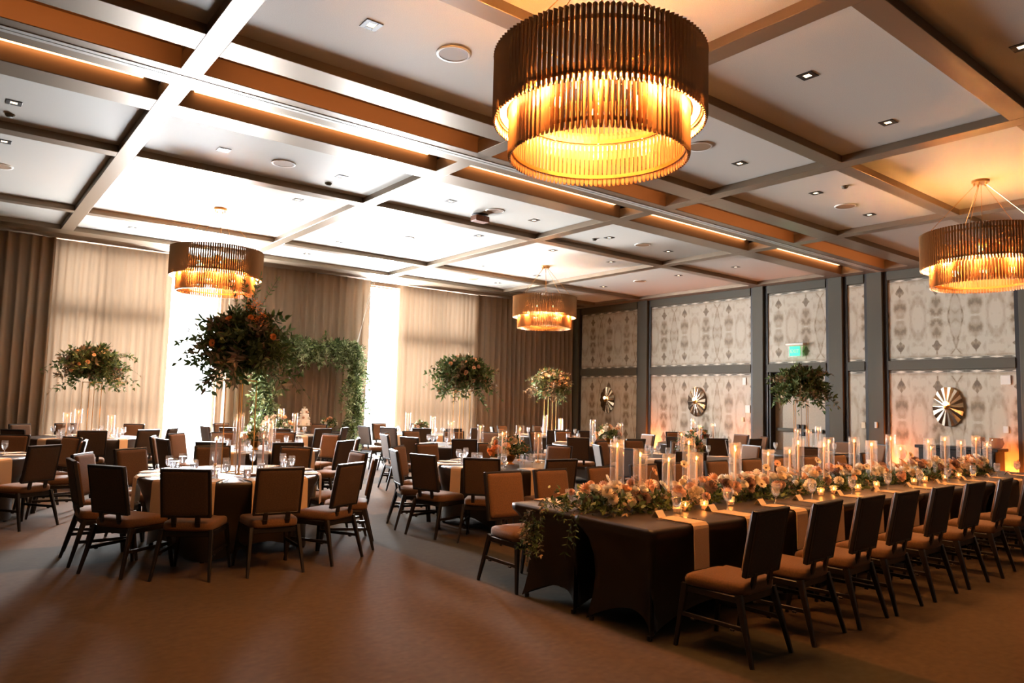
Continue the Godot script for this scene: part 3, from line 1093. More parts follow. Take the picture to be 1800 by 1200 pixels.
# a glass cylinder with a taper on a brass stick inside it; where says which one, group names the set
func vase_set(p: Vector3, h: float, where: String, group: String, lit := true, rose := false) -> void:
	var hk := roundi(h * 100.0)
	var hh := hk / 100.0
	place_as("vase_%d" % hk, "glass_cylinder", make_vase.bind(hh), "tall clear glass cylinder around a candle, " + where, "vase", p, 0.0, "glass cylinders " + group)
	var q := p + Vector3(0, 0.0165, 0)
	place_as("holder", "candlestick", make_holder, "brass candlestick standing inside the glass cylinder, " + where, "candlestick", q, 0.0, "candlesticks " + group)
	var ch := hh - 0.175
	place_as("taper_%d_%s" % [hk, rose], "taper_candle", make_taper.bind(ch, M.wax_rose if rose else M.wax), ("dusty rose" if rose else "pale") + " taper candle inside the glass cylinder, " + where, "candle", q + Vector3(0, 0.0885, 0), 0.0, "taper candles " + group)
	if lit:
		candle_light(q + Vector3(0, 0.0885 + ch + 0.022, 0), 0.010)

func candle_light(p: Vector3, e: float) -> void:
	var l := OmniLight3D.new()
	l.name = "flame_light"
	l.light_color = Color(1.0, 0.58, 0.25)
	l.light_energy = e
	l.light_size = 0.012
	l.omni_range = 30.0
	l.omni_attenuation = 2.0
	l.shadow_enabled = true
	add_child(l, true)
	l.position = p

func place_as(key: String, called: String, maker: Callable, label: String, category: String, at: Vector3, turn := 0.0, group := "") -> Node3D:
	var o: Node3D
	if not proto.has(key):
		o = maker.call()
		proto[key] = o
	else:
		o = (proto[key] as Node3D).duplicate()
	o.name = numbered(called)
	add_child(o, true)
	o.position = at
	o.rotation.y = turn
	tag(o, label, category, group)
	return o

# ---------------------------------------------------------------- flowers
func leaf_mesh(l: float, w: float) -> ArrayMesh:
	var st := SurfaceTool.new()
	st.begin(Mesh.PRIMITIVE_TRIANGLES)
	st.set_smooth_group(0)
	var prev := []
	for i in 5:
		var t := i / 4.0
		var ww := w * sin(PI * pow(t, 0.75)) * 0.5
		var y := -0.18 * l * t * t
		var row := [Vector3(-ww, y + 0.12 * w, l * t), Vector3(0, y, l * t), Vector3(ww, y + 0.12 * w, l * t)]
		if i > 0:
			for k in 2:
				quad(st, prev[k], prev[k + 1], row[k + 1], row[k], Vector3.UP)
		prev = row
	return done(st)

func add_petal(st: SurfaceTool, yaw: float, pitch: float, l: float, w: float, cup: float, base: Vector3, r0: float) -> void:
	var b := Basis(Vector3.UP, yaw) * Basis(Vector3.RIGHT, -pitch)
	var rows := []
	for i in 4:
		var t := i / 3.0
		var ww: float = w * 0.5 * [0.35, 0.85, 1.0, 0.55][i]
		var lift := cup * l * t * t
		rows.append([b * Vector3(-ww, lift + 0.18 * ww, r0 + l * t) + base, b * Vector3(0, lift, r0 + l * t * (1.0 if i < 3 else 1.04)) + base, b * Vector3(ww, lift + 0.18 * ww, r0 + l * t) + base])
	for i in 3:
		for k in 2:
			quad(st, rows[i][k], rows[i][k + 1], rows[i + 1][k + 1], rows[i + 1][k], b * Vector3.UP)

# kinds: rose (cupped, layered), dahlia (ball of short petals), anemone (one open ring round a heart)
func bloom_mesh(kind: String) -> ArrayMesh:
	var st := SurfaceTool.new()
	st.begin(Mesh.PRIMITIVE_TRIANGLES)
	st.set_smooth_group(0)
	if kind == "rose":
		var layers := [[6, 0.35, 0.040, 0.046, 0.45], [6, 0.70, 0.038, 0.044, 0.40], [5, 1.0, 0.036, 0.038, 0.30], [5, 1.25, 0.032, 0.030, 0.2], [3, 1.45, 0.028, 0.022, 0.1]]
		for i in layers.size():
			var e: Array = layers[i]
			for k in e[0]:
				add_petal(st, TAU * (k + i * 0.37) / e[0], e[1], e[2], e[3], e[4], Vector3(0, -0.004 * i, 0), 0.004)
	elif kind == "dahlia":
		for i in 6:
			var n: int = [12, 12, 11, 9, 7, 4][i]
			for k in n:
				add_petal(st, TAU * (k + i * 0.5) / n, -0.35 + 0.36 * i, 0.030, 0.018, 0.12, Vector3.ZERO, 0.010)
	else:
		for i in 2:
			for k in 8:
				add_petal(st, TAU * (k + i * 0.5) / 8, 0.12 + 0.22 * i, 0.034, 0.024, 0.10, Vector3.ZERO, 0.006)
	return done(st)

func bloom(parent: Node3D, kind: String, m: Material, p: Vector3, up: Vector3, s: float) -> void:
	if not petal_mesh.has(kind):
		petal_mesh[kind] = bloom_mesh(kind)
	var f := part("flower", petal_mesh[kind], m, parent)
	var y := up.normalized()
	var x := y.cross(Vector3(0.3, 0.2, 0.93)).normalized()
	f.transform = Transform3D(Basis(x, y, x.cross(y)).rotated(y, rng.randf() * TAU).scaled(Vector3.ONE * s), p)
	if kind == "anemone":
		if not petal_mesh.has("heart"):
			var st := st_new()
			st.set_smooth_group(0)
			lathe(st, [[0.011, -0.002], [0.010, 0.006], [0.005, 0.010], [0.0, 0.011]], 10)
			petal_mesh["heart"] = done(st)
		part("flower_heart", petal_mesh["heart"], M.heart, f)

# leaves as one part of many copies; spots is an array of [position, direction, length scale, colour]
func leaves(parent: Node3D, spots: Array, slim := false, called := "foliage") -> void:
	var key := "slim" if slim else "broad"
	if not petal_mesh.has(key):
		petal_mesh[key] = leaf_mesh(1.0, 0.30 if slim else 0.52)
	var mm := MultiMesh.new()
	mm.transform_format = MultiMesh.TRANSFORM_3D
	mm.use_colors = true
	mm.mesh = petal_mesh[key]
	mm.instance_count = spots.size()
	for i in spots.size():
		var s: Array = spots[i]
		var z: Vector3 = (s[1] as Vector3).normalized()
		var x := z.cross(Vector3(rng.randf_range(-1, 1), rng.randf_range(-0.2, 1), rng.randf_range(-1, 1)))
		if x.length() < 0.01:
			x = Vector3.RIGHT
		x = x.normalized()
		mm.set_instance_transform(i, Transform3D(Basis(x, z.cross(x), z).scaled_local(Vector3.ONE * s[2]), s[0]))
		mm.set_instance_color(i, s[3])
	var o := MultiMeshInstance3D.new()
	o.name = numbered(called, parent)
	o.multimesh = mm
	o.material_override = M.leaf
	o.set_meta("kind", "stuff")
	parent.add_child(o, true)

func green(kind := 0) -> Color:
	var c := Color(0.035, 0.055, 0.016).lerp(Color(0.09, 0.12, 0.035), rng.randf())
	if kind == 1:
		c = Color(0.07, 0.11, 0.035).lerp(Color(0.19, 0.23, 0.10), rng.randf())
	elif kind == 2:
		c = Color(0.16, 0.11, 0.06).lerp(Color(0.34, 0.24, 0.14), rng.randf())
	elif kind == 3:
		c = Color(0.16, 0.22, 0.08).lerp(Color(0.42, 0.46, 0.28), rng.randf())
	return c

func rand_dir() -> Vector3:
	var y := rng.randf_range(-1, 1)
	var a := rng.randf() * TAU
	var r := sqrt(1.0 - y * y)
	return Vector3(cos(a) * r, y, sin(a) * r)

# a sprig: leaves in pairs along a bent stem
func sprig(out: Array, stems: Array, p: Vector3, d: Vector3, l: float, n: int, size: float, kind: int, droop := 0.35) -> void:
	var pts := []
	for i in n + 1:
		var t := float(i) / n
		pts.append(p + d * l * t + Vector3(0, -droop * l * t * t, 0))
	stems.append(pts)
	for i in range(1, n + 1):
		var dir: Vector3 = (pts[i] - pts[i - 1]).normalized()
		var side := dir.cross(Vector3.UP)
		if side.length() < 0.05:
			side = Vector3.RIGHT
		side = side.normalized().rotated(dir, rng.randf() * TAU)
		for s in [-1.0, 1.0]:
			out.append([pts[i], (dir * 0.6 + side * s).normalized(), size * rng.randf_range(0.7, 1.15), green(kind)])
	out.append([pts[n], (pts[n] - pts[n - 1]).normalized(), size, green(kind)])

func stems_part(parent: Node3D, stems: Array, r := 0.0022) -> void:
	var st := SurfaceTool.new()
	st.begin(Mesh.PRIMITIVE_TRIANGLES)
	st.set_smooth_group(0)
	for s in stems:
		tube(st, s, [r], 3)
	var o := part("stems", done(st), M.stem, parent)
	o.set_meta("kind", "stuff")

# ---------------------------------------------------------------- tables
func make_round_table() -> Node3D:
	var o := Node3D.new()
	var st := SurfaceTool.new()
	st.begin(Mesh.PRIMITIVE_TRIANGLES)
	st.set_smooth_group(0)
	# [radius at a foot, radius between feet, height at a foot, height between feet]
	var prof := [[0.3, 0.3, TH, TH], [0.7, 0.7, TH, TH], [0.885, 0.885, TH, TH], [0.899, 0.899, 0.754, 0.754], [0.903, 0.903, 0.735, 0.735], [0.895, 0.892, 0.705, 0.705], [0.865, 0.845, 0.62, 0.62], [0.83, 0.78, 0.50, 0.50], [0.80, 0.72, 0.36, 0.37], [0.79, 0.68, 0.22, 0.26], [0.795, 0.665, 0.10, 0.19], [0.80, 0.66, 0.012, 0.14]]
	var rings := []
	for p in prof:
		var r := PackedVector3Array()
		for k in 72:
			var a := TAU * k / 72.0
			var f := pow(absf(cos(2.0 * a)), 2.4)
			var rr: float = lerpf(p[1], p[0], f)
			r.append(Vector3(cos(a) * rr, lerpf(p[3], p[2], f), sin(a) * rr))
		rings.append(r)
	loft(st, rings, true, true, false)
	part("tablecloth", done(st), M.cloth, o)
	for k in 4:
		var a := TAU * k / 4.0
		st = st_new()
		lathe(st, [[0.022, 0.0], [0.022, 0.03]], 10, true, true, Vector3(cos(a) * 0.775, 0, sin(a) * 0.775))
		part("foot", done(st), M.black, o)
	return o

func make_banquet_cover(hx: float, hz: float) -> Node3D:
	var o := Node3D.new()
	var st := SurfaceTool.new()
	st.begin(Mesh.PRIMITIVE_TRIANGLES)
	st.set_smooth_group(0)
	var base := []       # [x, z, weight on x side, weight on z side]
	var nl := 28
	var ns := 16
	for i in nl:
		var u := float(i) / nl
		base.append([-hx + 2 * hx * u, hz, 0.0, pow(sin(PI * u), 0.8)])
	for i in ns:
		var u := float(i) / ns
		base.append([hx, hz - 2 * hz * u, pow(sin(PI * u), 0.8), 0.0])
	for i in nl:
		var u := float(i) / nl
		base.append([hx - 2 * hx * u, -hz, 0.0, pow(sin(PI * u), 0.8)])
	for i in ns:
		var u := float(i) / ns
		base.append([-hx, -hz + 2 * hz * u, pow(sin(PI * u), 0.8), 0.0])
	# [inset everywhere, extra inset between legs, height, extra height between legs]
	var prof := [[0.25, 0.0, TH, 0.0], [0.018, 0.0, TH, 0.0], [0.004, 0.0, 0.754, 0.0], [0.0, 0.0, 0.735, 0.0], [0.004, 0.0, 0.705, 0.0], [0.030, 0.004, 0.675, 0.0], [0.075, 0.03, 0.60, 0.0], [0.105, 0.07, 0.48, 0.0], [0.115, 0.105, 0.34, 0.01], [0.105, 0.125, 0.20, 0.04], [0.085, 0.14, 0.08, 0.08], [0.070, 0.15, 0.012, 0.115]]
	var rings := []
	for p in prof:
		var r := PackedVector3Array()
		for b in base:
			var ix: float = p[0] + p[1] * b[2]
			var iz: float = p[0] + p[1] * b[3]
			r.append(Vector3(b[0] * (1.0 - ix / hx), p[2] + p[3] * maxf(b[2], b[3]), b[1] * (1.0 - iz / hz)))
		rings.append(r)
	loft(st, rings, true, true, false)
	part("stretch_cover", done(st), M.cloth, o)
	for sx in [-1.0, 1.0]:
		for sz in [-1.0, 1.0]:
			st = st_new()
			lathe(st, [[0.020, 0.0], [0.020, 0.03]], 10, true, true, Vector3(sx * (hx - 0.10), 0, sz * (hz - 0.10)))
			part("foot", done(st), M.black, o)
	return o

const ROUND := {
	"near_left": [2.46, -7.88, "the nearest left round table", [151, 121, 90, 181, 210, 241, 60, 30, 358, 279, 318]],
	"left_edge": [0.05, -11.1, "the left-edge round table", [50, 302, 340, 10, 84]],
	"left_curtain": [2.05, -14.9, "the table before left sunlit curtain", [140, 232, 94, 312, 58, 28, 265]],
	"dahlia": [5.9, -7.6, "the orange dahlia round table", [198, 168, 138, 102, 342, 257, 228, 300]],
	"behind_left": [3.9, -11.2, "the table behind nearest left one", [198, 168, 232, 134, 266, 94, 340, 304, 55, 24]],
	"cake_side": [5.6, -15.2, "the table before the cake", [175, 145, 108, 70, 40, 332, 240]],
	"right_curtain": [7.6, -11.1, "the table before right sunlit curtain", [192, 160, 122, 225, 262, 298, 328]],
	"window_gap": [9.0, -15.0, "the table at right window gap", [176, 146, 117, 88, 258, 58, 300]],
	"blush": [10.6, -10.6, "the blush rose round table", [148, 106, 286, 4, 250, 322]],
	"middle": [9.4, -7.4, "the table behind long table's middle", [206, 176, 10, 138, 286, 320, 250]],
	"wide_panel": [13.2, -10.0, "the table before wide wallpaper panel", [128, 2, 94, 34, 160, 300]],
	"door": [12.8, -7.2, "the table before double door", [150, 358, 28, 232]],
	"corner": [12.0, -13.6, "the table in curtain corner", [99, 127, 206, 60, 300, 252]],
}

func build_tables() -> void:
	var i := 0
	for key in ROUND:
		var t: Array = ROUND[key]
		var c := Vector3(t[0], 0, t[1])
		place("round_table", make_round_table, "round table in a dark stretch cloth, " + String(t[2]), "table", c, PI / 4 + 0.2, "round tables in dark cloths")
		# chairs, named by the side of the table they stand at and counted from the left
		var sides := {"near side": [], "far side": [], "left end": [], "right end": []}
		for a in t[3]:
			var g := deg_to_rad(a)
			var s := "near side" if sin(g) > 0.5 else ("far side" if sin(g) < -0.5 else ("left end" if cos(g) < 0.0 else "right end"))
			sides[s].append(g)
		for s in sides:
			var lst: Array = sides[s]
			var ends: bool = s.ends_with("end")
			lst.sort_custom(func(p, q): return sin(p) > sin(q) if ends else cos(p) < cos(q))
			for k in lst.size():
				var g: float = lst[k]
				var jit := rng.randf_range(-0.09, 0.09)
				var r := 1.205 + rng.randf_range(-0.02, 0.02)
				var at := c + Vector3(cos(g) * r, 0, sin(g) * r)
				var pos := ""
				if lst.size() > 1:
					pos = (ordinal(k) + (" from front" if ends else " from left")) + " "
				chair(at, PI / 2 - g + jit, "brown velvet chair, %sat %s of %s" % [pos, s, t[2]], "brown velvet chairs at round tables")
				# setting
				var out := Vector3(cos(g), 0, sin(g))
				var side := Vector3(-out.z, 0, out.x)
				var turn := PI / 2 - g
				var w := "%sat %s of %s" % [pos, s, t[2]]
				place_as("napkin", "napkin", make_napkin, "cream napkin, " + w, "napkin", c + out * 0.902 + Vector3(0, TH, 0), turn, "cream napkins at round tables")
				place_as("goblet", "water_goblet", make_goblet, "stemmed water glass, " + w, "glass", c + out * 0.60 - side * 0.10 + Vector3(0, TH + 0.001, 0), 0.0, "water glasses on round tables")
				if key in ["near_left", "dahlia", "left_curtain", "behind_left"]:
					place_as("tumbler", "tumbler", make_tumbler, "short water tumbler, " + w, "glass", c + out * 0.56 + side * 0.02 + Vector3(0, TH + 0.001, 0), 0.0, "tumblers on round tables")
				if key in ["near_left", "dahlia"]:
					place_as("fork", "fork", make_fork, "steel fork, " + w, "fork", c + out * 0.76 + side * 0.13 + Vector3(0, TH, 0), turn, "forks at round tables")
					place_as("knife", "knife", make_knife, "steel knife, " + w, "knife", c + out * 0.76 - side * 0.13 + Vector3(0, TH, 0), turn, "knives at round tables")
		i += 1
	# tall arrangements on gilt stands
	tall("near_left", Vector3(2.52, 0, -7.90), 0.47, 0.42, 150, [0, 0, 0, 1, 2], [M.petal_orange, M.petal_mauve], 14, "big dark leafy arrangement with orange plumes, on gilt stand at the nearest left table", true)
	tall("left_curtain", Vector3(2.10, 0, -14.86), 0.50, 0.36, 120, [0, 0, 2, 1], [M.petal_mauve, M.petal_peach], 16, "tall bronze and green arrangement before the left sunlit curtain", false)
	tall("right_curtain", Vector3(7.58, 0, -11.1), 0.50, 0.38, 130, [1, 0, 1, 2], [M.petal_peach, M.petal_blush], 16, "tall green and peach arrangement before the right sunlit curtain", false)
	tall("door", Vector3(12.66, 0, -7.27), 0.46, 0.36, 130, [0, 0, 1, 2], [M.petal_mauve], 8, "tall dark eucalyptus arrangement in front of the double door", false)
	tall("corner", Vector3(11.97, 0, -13.6), 0.46, 0.36, 120, [1, 2, 2, 1], [M.petal_blush, M.petal_peach, M.petal_white], 34, "tall blush and pale green arrangement before the dark corner curtain", false)
	# low centrepieces
	low(Vector3(5.98, TH, -7.58), 0.27, [M.petal_orange, M.petal_peach, M.petal_orange, M.petal_cream], 30, 1.35, "low centrepiece of orange dahlias and dark leaves left of the long table", "dahlia")
	low(Vector3(3.80, TH, -11.1), 0.17, [M.petal_peach, M.petal_blush, M.petal_cream], 16, 1.1, "small peach and green centrepiece on the table behind the nearest left one", "rose")
	low(Vector3(5.62, TH, -15.15), 0.30, [M.petal_blush, M.petal_white, M.petal_peach], 34, 1.3, "wide blush and white centrepiece on the table before the cake", "rose")
	low(Vector3(9.05, TH, -14.95), 0.17, [M.petal_blush, M.petal_white], 12, 1.1, "small airy blush centrepiece at the right bright window gap", "rose")
	low(Vector3(10.85, TH, -10.5), 0.26, [M.petal_blush, M.petal_peach, M.petal_white], 28, 1.3, "blush rose centrepiece before the corner sconce", "rose")
	low(Vector3(9.55, TH, -7.42), 0.22, [M.petal_peach, M.petal_blush], 16, 1.2, "trailing green and peach centrepiece behind the middle of the long table", "rose")
	low(Vector3(13.2, TH, -10.0), 0.22, [M.petal_mauve, M.petal_peach, M.petal_orange], 18, 1.2, "russet centrepiece before the wide lit wallpaper panel", "dahlia")
	# candles on the round tables
	var cs := [
		[2.26, -7.78, 0.42, "left of three on nearest left table"], [2.42, -7.52, 0.46, "front one on nearest left table"], [2.72, -7.70, 0.44, "right of three on nearest left table"],
		[1.72, -14.6, 0.44, "left of three before left sunlit curtain"], [1.90, -14.7, 0.50, "middle of three before left sunlit curtain"], [2.42, -14.7, 0.40, "right of three before left sunlit curtain"],
		[5.72, -7.42, 0.46, "left of three by orange dahlias"], [6.30, -7.78, 0.50, "middle one behind orange dahlias"], [6.38, -7.48, 0.42, "right of three by orange dahlias"],
		[3.50, -11.05, 0.50, "left of four behind nearest left table"], [3.62, -11.3, 0.55, "second of four behind nearest left table"], [3.95, -10.95, 0.42, "third of four behind nearest left table"], [4.10, -11.25, 0.46, "right of four behind nearest left table"],
		[5.72, -15.2, 0.55, "left one by the blush centrepiece before the cake"], [5.95, -15.0, 0.46, "right one by the blush centrepiece before the cake"],
		[7.36, -11.1, 0.44, "left of two below green and peach arrangement"], [7.92, -10.95, 0.38, "right of two below green and peach arrangement"],
		[8.72, -15.0, 0.50, "left of two at right window gap"], [9.35, -14.9, 0.42, "right of two at right window gap"],
		[10.35, -10.45, 0.50, "left of two by blush rose centrepiece"], [11.05, -10.35, 0.44, "right of two by blush rose centrepiece"],
		[9.25, -7.35, 0.42, "by the trailing green centrepiece"],
		[12.95, -9.8, 0.42, "left of three before wide wallpaper panel"], [13.25, -10.2, 0.55, "middle of three before wide wallpaper panel"], [13.5, -9.85, 0.46, "right of three before wide wallpaper panel"],
		[12.42, -7.2, 0.46, "left of three before double door"], [12.86, -7.05, 0.50, "middle of three before double door"], [12.98, -7.3, 0.44, "right of three before double door"],
		[11.72, -13.5, 0.50, "left of three in curtain corner"], [12.05, -13.3, 0.44, "middle of three in curtain corner"], [12.3, -13.55, 0.38, "right of three in curtain corner"]]
	for k in cs.size():
		var e: Array = cs[k]
		vase_set(Vector3(e[0], TH + 0.001, e[1]), e[2], e[3], "on round tables", k > 2, k < 3)
	for e in [[2.18, -7.66, "left votive candle in clear cup on the nearest left table"], [2.80, -7.56, "right votive candle in clear cup on the nearest left table"]]:
		place_as("votive", "votive_candle", make_votive, e[2], "votive", Vector3(e[0], TH + 0.001, e[1]), 0.0, "votives on the nearest left table")
	var st := st_new()
	st.set_smooth_group(0)
	tube(st, [Vector3(-0.075, 0.017, 0), Vector3(0.075, 0.017, 0.01)], [0.016], 10)
	var roll := part("bread_roll", done(st), M.wood)
	roll.position = Vector3(2.56, TH + 0.001, -7.42)
	tag(roll, "small orange brown roll lying among the glasses on the nearest left table", "roll")

func make_stand() -> Node3D:
	var o := Node3D.new()
	var st := st_new()
	for y in [0.003, 0.98]:
		for s in [-1.0, 1.0]:
			tube(st, [Vector3(-0.11, y, s * 0.11), Vector3(0.11, y, s * 0.11)], [0.005], 6)
			tube(st, [Vector3(s * 0.11, y, -0.11), Vector3(s * 0.11, y, 0.11)], [0.005], 6)
	part("end_frame", done(st), M.gold, o)
	for sx in [-1.0, 1.0]:
		for sz in [-1.0, 1.0]:
			st = st_new()
			tube(st, [Vector3(sx * 0.11, 0.0, sz * 0.11), Vector3(sx * 0.11, 0.98, sz * 0.11)], [0.006], 8)
			part("rod", done(st), M.gold, o)
	st = st_new()
	cbox(st, Vector3(-0.11, 0.98, -0.11), Vector3(0.11, 0.986, 0.11), 0.0)
	part("top_plate", done(st), M.gold, o)
	return o

func tall(key: String, at: Vector3, rx: float, ry: float, n: int, kinds: Array, blooms: Array, nb: int, label: String, plume: bool) -> void:
	var tbl: String = ROUND[key][2]
	place_as("stand", "flower_stand", make_stand, "slender gilt four-rod flower stand on " + tbl, "flower stand", Vector3(at.x, TH + 0.001, at.z), 0.4, "gilt flower stands")
	var o := thing("tall_flower_arrangement", label, "flowers", Vector3(at.x, 1.748, at.z))
	var c := Vector3(0, ry * 0.86, 0)
	var out := []
	var slim := []
	var stems := []
	var f := FastNoiseLite.new(); f.seed = int(at.x * 10.0); f.frequency = 0.018
	for i in n:
		var d := rand_dir()
		if d.y < -0.75:
			d.y *= -0.6
		d = d.normalized()
		var p := c + Vector3(d.x * rx, d.y * ry, d.z * rx) * 0.30
		var l := (Vector3(d.x * rx, d.y * ry, d.z * rx)).length() * rng.randf_range(0.55, 0.80) * (1.0 + 0.5 * pow(rng.randf(), 4.0))
		var kind: int = kinds[rng.randi() % kinds.size()]
		if rng.randf() < 0.3:
			sprig(slim, stems, p, d, l * 1.1, 10, 0.105, kind, 0.35)
		else:
			sprig(out, stems, p, d, l, 7, 0.088, kind, 0.25)
	for i in 2200:
		var d := rand_dir()
		var lump := 0.74 + 0.42 * f.get_noise_3d(d.x * 90.0, d.y * 90.0, d.z * 90.0)
		var p := c + Vector3(d.x * rx, d.y * ry * (0.8 if d.y < 0.0 else 1.0), d.z * rx) * pow(rng.randf(), 0.5) * lump
		out.append([p, (d + rand_dir() * 0.8).normalized(), rng.randf_range(0.06, 0.095), green(kinds[rng.randi() % kinds.size()])])
	# a few long strays
	for i in 16:
		var a := rng.randf() * TAU
		var d := Vector3(cos(a), rng.randf_range(-0.5, 0.9), sin(a)).normalized()
		sprig(out if i % 2 else slim, stems, c + d * 0.25, d, rx * rng.randf_range(0.8, 1.1), 9, 0.06, kinds[i % kinds.size()], 0.5)
	if plume:
		for e in [Vector3(0.16, 1.0, -0.06), Vector3(-0.12, 0.9, 0.0), Vector3(0.30, 0.75, 0.1)]:
			sprig(slim, stems, c + Vector3(0.05, 0.2, 0), e.normalized(), 0.68, 12, 0.06, 1, 0.1)
			sprig(out, stems, c + Vector3(-0.02, 0.2, 0), (e + Vector3(-0.15, 0, 0)).normalized(), 0.56, 9, 0.05, 1, 0.1)
	leaves(o, out)
	leaves(o, slim, true, "fern_foliage")
	stems_part(o, stems)
	for i in nb:
		var d := rand_dir()
		if d.y < -0.5:
			d.y = -d.y
		if d.z < -0.3:
			d.z = -d.z
		var p := c + Vector3(d.x * rx, d.y * ry, d.z * rx) * 0.88
		bloom(o, ["rose", "dahlia", "anemone"][i % 3], blooms[i % blooms.size()], p, d, rng.randf_range(0.75, 1.1))
	if plume:
		for i in 2:
			var st := SurfaceTool.new()
			st.begin(Mesh.PRIMITIVE_TRIANGLES)
			st.set_smooth_group(0)
			var base := c + [Vector3(-0.03, 0.42, 0.33), Vector3(0.02, 0.28, 0.40)][i] as Vector3
			for k in 90:
				var q := base + Vector3(rng.randfn(0, 0.045), rng.randfn(0, 0.038), rng.randfn(0, 0.03))
				add_petal(st, rng.randf() * TAU, rng.randf_range(-1, 1), 0.022, 0.014, 0.1, q, 0.0)
			part("astilbe_plume", done(st), M.petal_orange, o)

func low(at: Vector3, r: float, blooms: Array, nb: int, s: float, label: String, kind: String) -> void:
	var o := thing("low_centrepiece", label, "flowers", at + Vector3(0, 0.001, 0))
	var st := st_new()
	st.set_smooth_group(0)
	lathe(st, [[0.06, 0.0], [0.03, 0.02], [0.05, 0.05], [0.085, 0.10], [0.09, 0.12]], 20, true)
	part("bowl", done(st), M.brass, o)
	var out := []
	var stems := []
	var c := Vector3(0, 0.16, 0)
	for i in 44:
		var d := rand_dir()
		d.y = absf(d.y) * 0.9 + 0.02
		sprig(out, stems, c + d * r * 0.2, d.normalized(), r * rng.randf_range(0.65, 1.0), 5, 0.055, [0, 1, 1, 2][i % 4], 0.25)
	for i in 180:
		var d := rand_dir()
		d.y = absf(d.y) - 0.35
		out.append([c + Vector3(d.x * r, d.y * r * 0.75, d.z * r) * rng.randf_range(0.3, 0.9), (d + rand_dir() * 0.7).normalized(), rng.randf_range(0.045, 0.065), green([0, 0, 1][i % 3])])
	leaves(o, out)
	stems_part(o, stems)
	for i in nb:
		var d := rand_dir()
		d.y = absf(d.y) * 0.9 - 0.12
		d = d.normalized()
		bloom(o, kind if i % 4 else "anemone", blooms[i % blooms.size()], c + Vector3(d.x * r, d.y * r * 0.85, d.z * r) * rng.randf_range(0.75, 1.0), d, s * rng.randf_range(0.8, 1.15))

